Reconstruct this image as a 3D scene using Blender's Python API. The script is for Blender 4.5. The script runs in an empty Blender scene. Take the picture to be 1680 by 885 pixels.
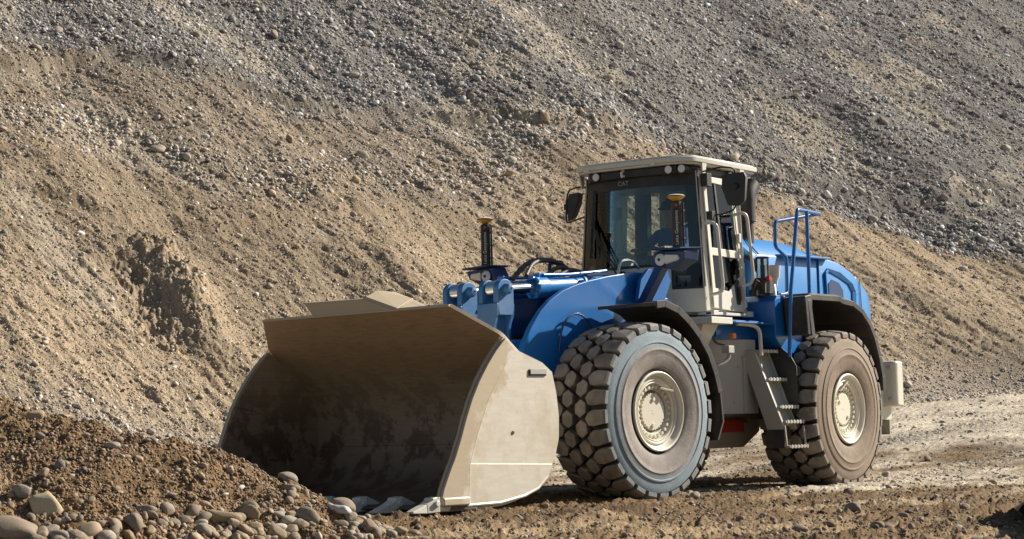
import bpy, bmesh, math
import numpy as np
from mathutils import Vector, Matrix
rng = np.random.default_rng(11)
R = math.radians
S = bpy.context.scene
COL = S.collection

# ------------------------------------------------------------------ camera, sky, sun, exposure
CAM = np.array([18.8145, 11.6514, 0.6787]); YAW, PITCH, ROLL, FPX = -2.5186, 0.0795, -0.0246, 3316.0
fw = np.array([math.cos(YAW) * math.cos(PITCH), math.sin(YAW) * math.cos(PITCH), math.sin(PITCH)])
r0 = np.array([math.sin(YAW), -math.cos(YAW), 0.0]); u0 = np.cross(r0, fw)
rr = r0 * math.cos(ROLL) + u0 * math.sin(ROLL); uu = -r0 * math.sin(ROLL) + u0 * math.cos(ROLL)
cd = bpy.data.cameras.new('camera'); cam = bpy.data.objects.new('camera', cd); COL.objects.link(cam)
cam.matrix_world = Matrix(((rr[0], uu[0], -fw[0], CAM[0]), (rr[1], uu[1], -fw[1], CAM[1]), (rr[2], uu[2], -fw[2], CAM[2]), (0, 0, 0, 1)))
cd.sensor_width = 36; cd.lens = 36 * FPX / 1680; cd.clip_start = 0.1; cd.clip_end = 2000
cd.dof.use_dof = True; cd.dof.focus_distance = 21.0; cd.dof.aperture_fstop = 9.0
S.camera = cam
SUN_AZ = math.atan2(0.488, -0.873)      # direction towards the sun, from +x
SUN_EL = R(33.5)
W = bpy.data.worlds.new('World'); S.world = W; W.use_nodes = True
nt = W.node_tree; bgd = nt.nodes['Background']; sky = nt.nodes.new('ShaderNodeTexSky')
sky.sky_type = 'NISHITA'; sky.sun_disc = False; sky.sun_elevation = SUN_EL
sky.sun_rotation = math.pi / 2 - SUN_AZ
nt.links.new(sky.outputs[0], bgd.inputs[0]); bgd.inputs[1].default_value = 0.043
sl = bpy.data.lights.new('sun', 'SUN'); sl.energy = 5.0; sl.angle = R(0.5); sl.color = (1.0, 0.92, 0.80)
so = bpy.data.objects.new('sun', sl); COL.objects.link(so)
sd = Vector((math.cos(SUN_AZ) * math.cos(SUN_EL), math.sin(SUN_AZ) * math.cos(SUN_EL), math.sin(SUN_EL)))
so.rotation_euler = sd.to_track_quat('Z', 'Y').to_euler(); so.location = (0, 0, 30)
S.view_settings.view_transform = 'Standard'; S.view_settings.look = 'None'
S.view_settings.exposure = 0.72; S.view_settings.gamma = 1.0

# ------------------------------------------------------------------ materials
def newmat(name):
    m = bpy.data.materials.new(name); m.use_nodes = True
    return m, m.node_tree, m.node_tree.nodes['Principled BSDF']
def mixc(nt, fac, a, b):
    n = nt.nodes.new('ShaderNodeMix'); n.data_type = 'RGBA'
    for s, v in ((0, fac), (6, a), (7, b)):
        if hasattr(v, 'is_output'): nt.links.new(v, n.inputs[s])
        else: n.inputs[s].default_value = v if s == 0 else (*v, 1)
    return n.outputs[2]
def noise(nt, scale, detail=4, rough=0.6, coord='Object', stretch=None):
    tc = nt.nodes.new('ShaderNodeTexCoord'); n = nt.nodes.new('ShaderNodeTexNoise')
    n.inputs['Scale'].default_value = scale; n.inputs['Detail'].default_value = detail; n.inputs['Roughness'].default_value = rough
    if stretch:
        mp = nt.nodes.new('ShaderNodeMapping'); mp.inputs['Scale'].default_value = stretch
        nt.links.new(tc.outputs[coord], mp.inputs[0]); nt.links.new(mp.outputs[0], n.inputs['Vector'])
    else: nt.links.new(tc.outputs[coord], n.inputs['Vector'])
    return n.outputs['Fac']
def ramp(nt, x, a, b, lo=0.0, hi=1.0):
    n = nt.nodes.new('ShaderNodeMapRange'); nt.links.new(x, n.inputs[0])
    for i, v in enumerate((a, b, lo, hi)): n.inputs[i + 1].default_value = v
    return n.outputs[0]
def bump(nt, b, h, strength, dist):
    n = nt.nodes.new('ShaderNodeBump'); n.inputs['Strength'].default_value = strength; n.inputs['Distance'].default_value = dist
    nt.links.new(h, n.inputs['Height']); nt.links.new(n.outputs[0], b.inputs['Normal'])
def dusty(name, col, rough=0.4, metal=0.0, dust=(0.36, 0.29, 0.2), amount=0.35, lowz=None, coat=0.0, scratch=0.0):
    m, nt, b = newmat(name)
    f = ramp(nt, noise(nt, 2.2, 6, 0.65), 0.42, 0.75, 0.0, amount)
    f2 = ramp(nt, noise(nt, 28, 5, 0.7), 0.5, 0.8, 0.0, amount * 0.8)
    mx = nt.nodes.new('ShaderNodeMath'); mx.operation = 'ADD'; nt.links.new(f, mx.inputs[0]); nt.links.new(f2, mx.inputs[1]); mx.use_clamp = True
    fac = mx.outputs[0]
    if lowz:
        g = nt.nodes.new('ShaderNodeNewGeometry'); sp = nt.nodes.new('ShaderNodeSeparateXYZ'); nt.links.new(g.outputs['Position'], sp.inputs[0])
        z = ramp(nt, sp.outputs[2], lowz[0], lowz[1], lowz[2], 0.0)
        a2 = nt.nodes.new('ShaderNodeMath'); a2.operation = 'ADD'; a2.use_clamp = True; nt.links.new(fac, a2.inputs[0]); nt.links.new(z, a2.inputs[1]); fac = a2.outputs[0]
    c = mixc(nt, fac, col, dust)
    if scratch:
        c = mixc(nt, ramp(nt, noise(nt, 14, 8, 0.75), 0.60, 0.66, 0.0, scratch), c, (0.05, 0.04, 0.032))
    nt.links.new(c, b.inputs['Base Color'])
    nt.links.new(ramp(nt, fac, 0, 0.6, rough, min(0.9, rough + 0.4)), b.inputs['Roughness'])
    b.inputs['Metallic'].default_value = metal; b.inputs['Coat Weight'].default_value = coat; b.inputs['Coat Roughness'].default_value = 0.15
    bump(nt, b, noise(nt, 35, 4, 0.6), 0.08, 0.01)
    return m
M = {}
M['blue'] = dusty('blue paint', (0.004, 0.135, 0.43), 0.33, amount=0.055, coat=0.25)
M['litblue'] = dusty('blue paint with sky sheen', (0.008, 0.20, 0.54), 0.36, amount=0.06, coat=0.25)  # blue lightened in the base colour for reflected sky and sun
M['castblue'] = dusty('worn blue casting', (0.022, 0.14, 0.35), 0.5, amount=0.22)
M['darkblue'] = dusty('dark blue paint', (0.012, 0.045, 0.15), 0.4, amount=0.08)
M['cream'] = dusty('cream paint', (0.66, 0.635, 0.55), 0.42, amount=0.12, coat=0.15)
M['creamlow'] = dusty('dusty shaded cream paint', (0.42, 0.415, 0.38), 0.5, amount=0.2, dust=(.30, .25, .18), lowz=(0.4, 0.95, 0.5))  # dust low down; base colour also greyed to carry the tank's shade
M['rim'] = dusty('rim paint', (0.68, 0.645, 0.54), 0.42, amount=0.14)
M['black'] = dusty('black plastic', (0.018, 0.018, 0.019), 0.5, amount=0.10)
M['fender'] = dusty('fender rubber', (0.024, 0.024, 0.026), 0.5, amount=0.16)
M['dark'] = dusty('dark greasy metal', (0.02, 0.02, 0.022), 0.6, amount=0.12)
M['red'] = dusty('red paint', (0.45, 0.02, 0.015), 0.45, amount=0.15)
M['orange'] = dusty('orange lens', (0.7, 0.2, 0.02), 0.3, amount=0.05)
M['yellow'] = dusty('yellow dome', (0.72, 0.40, 0.02), 0.35, amount=0.06)
M['white'] = dusty('white enamel', (0.75, 0.75, 0.72), 0.35, amount=0.08)
M['seat'] = dusty('grey cab trim', (0.10, 0.11, 0.12), 0.7, amount=0.05)
M['trim'] = dusty('pale console', (0.30, 0.33, 0.33), 0.6, amount=0.05)
M['chrome'], nt, b = newmat('chrome rod'); b.inputs['Base Color'].default_value = (0.75, 0.75, 0.74, 1); b.inputs['Metallic'].default_value = 1; b.inputs['Roughness'].default_value = 0.16
M['mirrorglass'] = M['chrome']
M['hose'] = dusty('rubber hose', (0.03, 0.028, 0.026), 0.5, amount=0.15)
M['lamp'], nt, b = newmat('lamp glass'); b.inputs['Base Color'].default_value = (0.93, 0.93, 0.91, 1); b.inputs['Roughness'].default_value = 0.25; b.inputs['Metallic'].default_value = 0.1; b.inputs['Coat Weight'].default_value = 1
v = nt.nodes.new('ShaderNodeTexVoronoi'); v.inputs['Scale'].default_value = 40; bump(nt, b, v.outputs['Distance'], 0.6, 0.01)
M['letter'], nt, b = newmat('white lettering'); b.inputs['Base Color'].default_value = (0.72, 0.72, 0.72, 1)
M['lettered'], nt, b = newmat('red lettering'); b.inputs['Base Color'].default_value = (0.6, 0.05, 0.03, 1)
def tinted(name, tint, refl):
    m, nt, b = newmat(name); nt.nodes.remove(b)
    t = nt.nodes.new('ShaderNodeBsdfTransparent'); t.inputs[0].default_value = (*tint, 1)
    g = nt.nodes.new('ShaderNodeBsdfGlossy'); g.inputs['Roughness'].default_value = 0.03; g.inputs[0].default_value = (0.9, 0.95, 1, 1)
    fr = nt.nodes.new('ShaderNodeFresnel'); fr.inputs[0].default_value = refl
    mx = nt.nodes.new('ShaderNodeMixShader'); nt.links.new(fr.outputs[0], mx.inputs[0]); nt.links.new(t.outputs[0], mx.inputs[1]); nt.links.new(g.outputs[0], mx.inputs[2])
    nt.links.new(mx.outputs[0], nt.nodes['Material Output'].inputs[0]); return m
M['glass'] = tinted('cab glass', (0.73, 0.81, 0.79), 1.45)
M['darkglass'] = tinted('smoked glass', (0.24, 0.25, 0.25), 1.45)
M['bowl'] = tinted('clear bowl', (0.78, 0.76, 0.66), 1.4)
# bucket steel: cream paint outside, scuffed brown inside
def bucket_in():
    m, nt, b = newmat('bucket interior')
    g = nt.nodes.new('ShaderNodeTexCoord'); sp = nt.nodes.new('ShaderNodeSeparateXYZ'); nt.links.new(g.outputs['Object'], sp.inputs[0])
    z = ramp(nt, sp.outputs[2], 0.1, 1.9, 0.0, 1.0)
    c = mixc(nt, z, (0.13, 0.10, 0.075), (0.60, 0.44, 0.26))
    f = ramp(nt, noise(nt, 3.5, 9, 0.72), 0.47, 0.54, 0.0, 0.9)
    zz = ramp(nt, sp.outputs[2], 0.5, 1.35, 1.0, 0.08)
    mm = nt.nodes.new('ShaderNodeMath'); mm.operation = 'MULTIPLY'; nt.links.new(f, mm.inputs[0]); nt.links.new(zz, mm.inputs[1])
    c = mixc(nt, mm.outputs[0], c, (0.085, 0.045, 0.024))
    f = ramp(nt, noise(nt, 1.0, 6, 0.6, stretch=(1, 6, 60)), 0.45, 0.75, 0, 0.35)
    c = mixc(nt, f, c, (0.11, 0.085, 0.06))
    nt.links.new(c, b.inputs['Base Color']); b.inputs['Roughness'].default_value = 0.6; b.inputs['Metallic'].default_value = 0.1
    bump(nt, b, noise(nt, 12, 6, 0.7), 0.25, 0.01)
    return m
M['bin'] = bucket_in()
def bucket_out():
    m, nt, b = newmat('bucket side steel')
    tc = nt.nodes.new('ShaderNodeTexCoord'); sp = nt.nodes.new('ShaderNodeSeparateXYZ'); nt.links.new(tc.outputs['Object'], sp.inputs[0])
    brushed = noise(nt, 1.2, 9, 0.75, stretch=(3, 1, 14))
    c = mixc(nt, ramp(nt, brushed, 0.35, 0.7), (0.59, 0.54, 0.44), (0.70, 0.665, 0.585))
    # brown dried mud: towards the cutting edge and in a band, with ragged borders
    a = nt.nodes.new('ShaderNodeMath'); a.operation = 'MULTIPLY'; nt.links.new(sp.outputs[0], a.inputs[0]); a.inputs[1].default_value = 1.0
    a2 = nt.nodes.new('ShaderNodeMath'); a2.operation = 'MULTIPLY_ADD'; nt.links.new(sp.outputs[2], a2.inputs[0]); a2.inputs[1].default_value = 0.52; nt.links.new(a.outputs[0], a2.inputs[2])
    n2 = nt.nodes.new('ShaderNodeMath'); n2.operation = 'MULTIPLY_ADD'; nt.links.new(noise(nt, 3.0, 8, 0.65), n2.inputs[0]); n2.inputs[1].default_value = 0.9; nt.links.new(a2.outputs[0], n2.inputs[2])
    f = ramp(nt, n2.outputs[0], 5.25, 5.33, 0, 0.6)
    c = mixc(nt, f, c, (0.40, 0.29, 0.155))
    f = ramp(nt, noise(nt, 1.1, 9, 0.68, stretch=(1.6, 1, 1)), 0.50, 0.60, 0, 0.42)
    c = mixc(nt, f, c, (0.46, 0.37, 0.24))
    f = ramp(nt, noise(nt, 30, 6, 0.7), 0.68, 0.72, 0, 0.5)
    c = mixc(nt, f, c, (0.12, 0.08, 0.05))
    nt.links.new(c, b.inputs['Base Color']); b.inputs['Roughness'].default_value = 0.5; b.inputs['Metallic'].default_value = 0.15
    bump(nt, b, noise(nt, 7, 6, .7), 0.10, 0.02)
    return m
M['bout'] = bucket_out()
def rubber(name, side, low):
    m, nt, b = newmat(name)
    at = nt.nodes.new('ShaderNodeAttribute'); at.attribute_name = 'zone'
    sp = nt.nodes.new('ShaderNodeSeparateColor'); nt.links.new(at.outputs['Color'], sp.inputs[0])
    n = noise(nt, 6, 8, 0.7)
    c = mixc(nt, ramp(nt, n, 0.3, 0.75), (0.11, 0.098, 0.086), (0.33, 0.29, 0.245))
    s1 = mixc(nt, ramp(nt, noise(nt, 5, 7, 0.7), 0.35, 0.7), side, tuple(x * 0.72 for x in side))
    s2 = mixc(nt, ramp(nt, noise(nt, 9, 7, 0.7), 0.3, 0.7), low, tuple(x * 0.62 for x in low))
    c = mixc(nt, sp.outputs[0], c, s1); c = mixc(nt, sp.outputs[1], c, s2)
    c = mixc(nt, sp.outputs[2], c, (0.012, 0.011, 0.010))
    nt.links.new(c, b.inputs['Base Color']); b.inputs['Roughness'].default_value = 0.8
    bump(nt, b, noise(nt, 40, 5, 0.7), 0.35, 0.012)
    return m
M['tyre_front'] = rubber('front tyre rubber', (0.26, 0.325, 0.37), (0.32, 0.285, 0.255))
M['tyre_rear'] = rubber('rear tyre rubber', (0.28, 0.215, 0.16), (0.27, 0.20, 0.145))
def earth(name, attr='col', fine=26, bs=0.8):
    m, nt, b = newmat(name)
    at = nt.nodes.new('ShaderNodeAttribute'); at.attribute_name = attr
    n = noise(nt, fine, 4, 0.75)
    c = mixc(nt, ramp(nt, n, 0.3, 0.7, 0.0, 1.0), (0.55, 0.55, 0.55), (1.35, 1.35, 1.35))
    mu = nt.nodes.new('ShaderNodeMix'); mu.data_type = 'RGBA'; mu.blend_type = 'MULTIPLY'; mu.inputs[0].default_value = 1
    nt.links.new(at.outputs['Color'], mu.inputs[6]); nt.links.new(c, mu.inputs[7]); nt.links.new(mu.outputs[2], b.inputs['Base Color'])
    b.inputs['Roughness'].default_value = 0.95; b.inputs['Specular IOR Level'].default_value = 0.15
    bump(nt, b, n, bs, 0.03)
    return m
M['earth'] = earth('earth and gravel')
M['stone'] = earth('stones', fine=25, bs=0.25)
M['stone'].node_tree.nodes['Principled BSDF'].inputs['Roughness'].default_value = 0.75

# ------------------------------------------------------------------ mesh helpers
class MB:
    def __init__(s): s.v = []; s.f = []; s.m = []
    def add(s, vs, fs, mi=0):
        o = len(s.v); s.v += [tuple(map(float, p)) for p in vs]; s.f += [tuple(i + o for i in f) for f in fs]; s.m += [mi] * len(fs); return s
    def box(s, x0, x1, y0, y1, z0, z1, mi=0):
        P = [(x, y, z) for x in (x0, x1) for y in (y0, y1) for z in (z0, z1)]
        return s.add(P, [(0, 1, 3, 2), (4, 6, 7, 5), (0, 4, 5, 1), (2, 3, 7, 6), (0, 2, 6, 4), (1, 5, 7, 3)], mi)
    def hull8(s, a, b, mi=0):   # two quads with matching corners
        n = len(a)
        return s.add(list(a) + list(b), [tuple(range(n))[::-1], tuple(range(n, 2 * n))] + [(i, (i + 1) % n, n + (i + 1) % n, n + i) for i in range(n)], mi)
    def prism(s, poly, y0, y1, mi=0):   # poly in (x,z), extruded in y
        return s.hull8([(x, y0, z) for x, z in poly], [(x, y1, z) for x, z in poly], mi)
    def prism_z(s, poly, z0, z1, mi=0):
        return s.hull8([(x, y, z0) for x, y in poly], [(x, y, z1) for x, y in poly], mi)
    def prism_x(s, poly, x0, x1, mi=0):
        return s.hull8([(x0, y, z) for y, z in poly], [(x1, y, z) for y, z in poly], mi)
    def tube(s, pts, r, n=10, mi=0, rnd=0.0):
        P = [Vector(p) for p in pts]
        if rnd:
            Q = [P[0]]
            for i in range(1, len(P) - 1):
                a, b, c = P[i - 1], P[i], P[i + 1]; d1 = min(rnd, (a - b).length * .45); d2 = min(rnd, (c - b).length * .45)
                p1 = b + (a - b).normalized() * d1; p2 = b + (c - b).normalized() * d2
                for k in range(5):
                    t = k / 4; Q.append(p1 * (1 - t) ** 2 + b * 2 * t * (1 - t) + p2 * t * t)
            Q.append(P[-1]); P = Q
        rad = r if isinstance(r, (list, tuple)) else [r] * len(P)
        vs = []; T0 = (P[1] - P[0]).normalized(); N = T0.orthogonal().normalized()
        for i, p in enumerate(P):
            T = (P[min(i + 1, len(P) - 1)] - P[max(i - 1, 0)]).normalized()
            N = (N - T * N.dot(T)).normalized(); B = T.cross(N)
            vs += [p + (N * math.cos(2 * math.pi * k / n) + B * math.sin(2 * math.pi * k / n)) * rad[i] for k in range(n)]
        fs = [(i * n + k, i * n + (k + 1) % n, (i + 1) * n + (k + 1) % n, (i + 1) * n + k) for i in range(len(P) - 1) for k in range(n)]
        fs += [tuple(range(n))[::-1], tuple(range((len(P) - 1) * n, len(P) * n))]
        return s.add(vs, fs, mi)
    def cyl(s, a, b, r, n=24, mi=0): return s.tube([a, b], r, n, mi)
    def bar(s, a, b, w, h, up=(0, 0, 1), mi=0):   # rectangular bar
        a, b = Vector(a), Vector(b); T = (b - a).normalized(); X = T.cross(Vector(up)).normalized() * w / 2; Y = X.cross(T).normalized() * h / 2
        return s.hull8([a - X - Y, a + X - Y, a + X + Y, a - X + Y], [b - X - Y, b + X - Y, b + X + Y, b - X + Y], mi)
    def lathe(s, prof, c=(0, 0, 0), axis='y', n=64, mi=0, cap=True):  # prof (r, h)
        vs = []
        for r, h in prof:
            for k in range(n):
                t = 2 * math.pi * k / n; a, b = r * math.cos(t), r * math.sin(t)
                vs.append((c[0] + a, c[1] + h, c[2] + b) if axis == 'y' else (c[0] + a, c[1] + b, c[2] + h))
        fs = [(i * n + k, (i + 1) * n + k, (i + 1) * n + (k + 1) % n, i * n + (k + 1) % n) for i in range(len(prof) - 1) for k in range(n)]
        if cap:
            if prof[0][0] > 1e-6: fs.append(tuple(range(n)))
            if prof[-1][0] > 1e-6: fs.append(tuple(range((len(prof) - 1) * n, len(prof) * n))[::-1])
        return s.add(vs, fs, mi)
ART = -0.1140
def part(name, mb, mat, parent=None, front=False, bevel=0.006, smooth=35, label=None, mats=None):
    if mb.m and len(mb.m) != len(mb.f): print('BAD', name, len(mb.m), len(mb.f))
    me = bpy.data.meshes.new(name); me.from_pydata(mb.v, [], mb.f)
    for m in (mats or [mat]): me.materials.append(M[m])
    me.polygons.foreach_set('material_index', mb.m)
    bm = bmesh.new(); bm.from_mesh(me); bmesh.ops.recalc_face_normals(bm, faces=bm.faces); bm.to_mesh(me); bm.free()
    me.polygons.foreach_set('use_smooth', [True] * len(me.polygons)); me.set_sharp_from_angle(angle=R(smooth))
    o = bpy.data.objects.new(name, me); COL.objects.link(o)
    if parent: o.parent = parent
    if front: o.rotation_euler.z = ART
    if bevel:
        b = o.modifiers.new('bevel', 'BEVEL'); b.width = bevel; b.segments = 2; b.limit_method = 'ANGLE'; b.angle_limit = R(38); b.harden_normals = True
    if label: o['label'] = label
    return o
def text_mesh(txt, size, mat, name, parent, loc, X, Y, depth=0.001):
    cu = bpy.data.curves.new(name, 'FONT'); cu.body = txt; cu.size = size; cu.extrude = depth; cu.align_x = 'LEFT'; cu.align_y = 'CENTER'
    t = bpy.data.objects.new(name + '_tmp', cu); COL.objects.link(t)
    me = bpy.data.meshes.new_from_object(t.evaluated_get(bpy.context.evaluated_depsgraph_get())); bpy.data.objects.remove(t); bpy.data.curves.remove(cu)
    me.name = name; me.materials.clear(); me.materials.append(M[mat])
    X = Vector(X).normalized(); Y = Vector(Y).normalized(); Z = X.cross(Y)
    me.transform(Matrix(((X.x, Y.x, Z.x, loc[0]), (X.y, Y.y, Z.y, loc[1]), (X.z, Y.z, Z.z, loc[2]), (0, 0, 0, 1))))
    o = bpy.data.objects.new(name, me); COL.objects.link(o); o.parent = parent; return o

# ------------------------------------------------------------------ terrain
_lat = np.random.default_rng(5).random((8, 512, 512)).astype(np.float32)
def vn(x, y, k=0):
    xi = np.floor(x); yi = np.floor(y); fx = x - xi; fy = y - yi; fx = fx * fx * (3 - 2 * fx); fy = fy * fy * (3 - 2 * fy)
    a = xi.astype(np.int64) & 511; b = yi.astype(np.int64) & 511; a1 = (a + 1) & 511; b1 = (b + 1) & 511; L = _lat[k % 8]
    return ((L[a, b] * (1 - fx) + L[a1, b] * fx) * (1 - fy) + (L[a, b1] * (1 - fx) + L[a1, b1] * fx) * fy) * 2 - 1
def fbm(x, y, oct=4, gain=0.5, k=0):
    s = 0; a = 1
    for i in range(oct):
        s = s + a * vn(x, y, k + i); x, y = (x * 0.8 - y * 0.6) * 2.03 + 17, (x * 0.6 + y * 0.8) * 2.03 + 31; a *= gain
    return s
def sm(a, b, x): t = np.clip((x - a) / (b - a), 0, 1); return t * t * (3 - 2 * t)
SB, KB = 30.3, 0.85; NB = math.sqrt(1 + KB * KB)
f2 = np.array([math.cos(YAW), math.sin(YAW)]); r2 = np.array([math.sin(YAW), -math.cos(YAW)])
def st2xy(s, t): return CAM[0] + s * f2[0] + t * r2[0], CAM[1] + s * f2[1] + t * r2[1]
def xy2st(x, y): dx, dy = x - CAM[0], y - CAM[1]; return dx * f2[0] + dy * f2[1], dx * r2[0] + dy * r2[1]
def qu(s, t): return (s - SB - KB * t) / NB, (t + KB * (s - SB)) / NB       # distance up-slope, distance along the foot
def base_z(s, t): return 0.09 * (np.log1p(np.exp(np.clip((s - 25.0) * 1.6, -30, 30))) / 1.6) * (1 - 0.0 * t)
def H(s, t, detail=True):
    q, u = qu(s, t)
    z = base_z(np.minimum(s, SB + KB * t + 1.0), t)
    wob = 0.7 * fbm(u * .16, q * .05, 3, .5, 1)
    qq = q + wob
    z = z + 0.74 * np.log1p(np.exp(np.clip(qq * 2.2, -40, 60))) / 2.2
    w = sm(-0.6, 1.2, qq)
    # broad undulation and gullies that run down the fall line
    z = z + w * (0.30 * fbm(u * .22, q * .10, 3, .5, 2) + 0.055 * fbm(u * .9, q * .2, 3, .5, 3) + 0.036 * fbm(u * 2.6, q * .7, 3, .55, 4))
    # eroded ridge with a pocket on its left, above the dirt mound
    du = u + 3.25 + .18 * (5.4 - q) * 0; dq = q - 4.2 - .25 * fbm(u * 1.2, q * 1.2, 3, .5, 4); du = du + .14 * fbm(q * 1.5, u * 0, 3, .5, 3)
    rid = np.exp(-(du / .5) ** 2) * sm(-2.2, -.2, dq) * (1 - sm(.9, 1.3, dq)); z = z + .34 * rid
    poc = np.exp(-((du + .75) / .42) ** 2) * sm(-1.9, -.7, dq) * (1 - sm(.7, .95, dq)); z = z - .24 * poc + .075 * np.maximum(rid, poc) * fbm(u * 6, q * 6, 4, .7, 1)
    # low scarps that cross the face
    for q0, k, h, ph in ((10.4, -.20, .22, 3.0), (6.2, .0, .12, 9.0)):
        e = q - q0 - k * u - .5 * fbm(u * .35 + ph, 0 * q, 3, .5, 5); z = z + w * h * (sm(-.12, .12, e) - .5 * sm(-.9, 1.0, e))
    if detail:
        WX, WY = st2xy(s, t)
        us = u + .42 * q; n = fbm(us * 5.5, q * 2.2, 4, .62, 5); z = z + w * ((.022 + .014 * sm(-.5, .6, fbm(u * .6, q * .5, 2, .5, 3))) * n + .017 * fbm(us * 22, q * 8, 3, .62, 7))
        g = 1 - w
        near = 1 - sm(17.5, 24, s)
        z = z + g * ((0.014 + .026 * near) * fbm(WX * 1.6, WY * 5.5, 4, .62, 6) + (0.009 + .011 * near) * fbm(WX * 9, WY * 22, 4, .66, 2) + .035 * near * np.abs(fbm(WX * .5, WY * 2.4, 3, .6, 7)) - .015 - .03 * (np.exp(-((np.abs(WY) - 1.12) / .3) ** 2)) * sm(-12, -2, -WX) * (.6 + .4 * np.sign(np.sin(WX * 32 + 9 * np.abs(np.abs(WY) - 1.12)))) * sm(-30, -8, WX))
        z = z - .040 * (1 - sm(17.6, 20.5, s))
    return z
def mound_z(s, t):
    hc = np.interp(t, [-5, -3.55, -3.0, -2.1, -1.5, -.9, -.5, 0], [1.15, 1.0, .88, .60, .35, .09, -.04, -.10])
    d = s - 13.9 - .12 * fbm(t * 1.1, t * 0, 3, .5, 2)
    z = hc - np.where(d < 0, .47, .62) * (np.sqrt(d * d + .02) - .10)
    z = z + .050 * fbm(s * 1.5, t * 1.5, 3, .55, 3) + 0.030 * fbm(s * 6, t * 6, 4, .62, 4)
    return z
def rgb(*c): return np.array(c, dtype=np.float64)
def lerp(a, b, f): return a + (b - a) * f[..., None]
UB = [-8, -4.1, -1.8, -1.2, .2, 2.7, 4.6, 7.8, 11.6, 12.9, 14.8, 18.3, 25]; QB = [8.4, 8.2, 8.0, 6.9, 6.1, 6.6, 6.8, 7.9, 8.0, 6.9, 5.75, 3.9, 3.2]
def slope_tone(s, t):      # 0 = sandy brown, 1 = grey gravel
    q, u = qu(s, t)
    e = q - np.interp(u, UB, QB) - .55 * fbm(u * .5, q * .4, 4, .55, 6)
    e2 = q - np.interp(u, [-8, -2.7, 1, 2.2, 4.5, 7.5, 12, 14.5, 18, 25], [11.6, 11.4, 10.0, 9.4, 9.1, 8.3, 8.3, 6.0, 3.6, 2.6]) - .5 * fbm(u * .7 + 5, q * .6, 4, .55, 2); g = .34 * sm(-1.0, .9, e) + .66 * sm(-.5, .35, e2)
    band = np.exp(-((q - 10.4 + .2 * u) / .6) ** 2) * (.5 + .5 * np.tanh(2 * fbm(u * .2, q * .2, 3, .5, 1)))
    g = g * (1 - .45 * band)
    low = .45 * np.exp(-((q - .2) / 1.0) ** 2)
    return np.clip(g + low, 0, 1)
def slope_col(s, t):
    q, u = qu(s, t); g = slope_tone(s, t)
    c = lerp(rgb(.342, .266, .182), rgb(.198, .184, .168), g)
    f = .5 + .5 * np.tanh(2.2 * fbm(u * .5, q * .3, 4, .6, 3)); c = c * (0.82 + .34 * f)[..., None]
    o = sm(.62, .95, fbm(u * .55 + 40, q * .45, 4, .6, 7)) * (1 - .75 * g); c = lerp(c, rgb(.37, .265, .155) + 0 * c, o * .35)
    p = sm(.6, .9, fbm(u * .4 + 9, q * .35 + 3, 3, .6, 2)) * .6; c = lerp(c, rgb(.42, .355, .27) + 0 * c, p)
    return c
def ground_col(s, t):
    q, u = qu(s, t)
    n = fbm(s * .5, t * .25, 4, .6, 5)
    wx, wy = st2xy(s, t); st_ = fbm(wx * .35, wy * 1.6, 4, .6, 2); f = sm(20.0, 31.0, s + 4.0 * n + 4.5 * st_ + .3 * t); c = lerp(lerp(rgb(.185, .122, .066), rgb(.33, .24, .145), sm(-.5, .7, st_ + .5 * n)), rgb(.57, .50, .395), f)
    n2 = fbm(s * 2.4, t * 1.1, 4, .6, 1); c = c * (.88 + .22 * n2)[..., None]
    return lerp(c, slope_col(s, t), sm(-1.2, .4, q))
def mesh_grid(name, X, Y, Z, C, mat, kind):
    n, m = X.shape; me = bpy.data.meshes.new(name)
    me.vertices.add(n * m); me.vertices.foreach_set('co', np.stack([X, Y, Z], -1).astype(np.float32).ravel())
    I = np.arange(n * m).reshape(n, m); q = np.stack([I[:-1, :-1], I[:-1, 1:], I[1:, 1:], I[1:, :-1]], -1).reshape(-1, 4)
    # up-facing winding
    a, b, c = [np.array([X.ravel()[q[0, k]], Y.ravel()[q[0, k]]]) for k in (0, 1, 2)]
    if (b[0] - a[0]) * (c[1] - a[1]) - (b[1] - a[1]) * (c[0] - a[0]) < 0: q = q[:, ::-1]
    me.loops.add(q.size); me.loops.foreach_set('vertex_index', q.astype(np.int32).ravel())
    me.polygons.add(len(q)); me.polygons.foreach_set('loop_start', np.arange(0, q.size, 4, dtype=np.int32))
    me.polygons.foreach_set('use_smooth', np.ones(len(q), bool))
    at = me.color_attributes.new('col', 'FLOAT_COLOR', 'POINT'); at.data.foreach_set('color', np.concatenate([C.reshape(-1, 3), np.ones((n * m, 1))], 1).astype(np.float32).ravel())
    me.update(); me.validate(); me.materials.append(M[mat])
    o = bpy.data.objects.new(name, me); COL.objects.link(o); o['kind'] = kind; return o
A = np.concatenate([np.linspace(-1.0, -.30, 60)[:-1], np.linspace(-.30, .29, 1250), np.linspace(.29, .66, 60)[1:]])
Q0 = -1.0
# the slope: rows by distance up the face
qr = np.concatenate([Q0 + np.cumsum(np.concatenate([[0], np.full(500, .022), np.full(300, .033), np.full(200, .06), np.full(60, .4)]))])
Aq, Qq = np.meshgrid(A, qr); s_ = (SB + NB * Qq) / (1 - KB * Aq); t_ = Aq * s_
X, Y = st2xy(s_, t_); Zs = H(s_, t_)
mesh_grid('slope', X, Y, Zs, slope_col(s_, t_) if False else ground_col(s_, t_), 'earth', 'structure')
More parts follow.
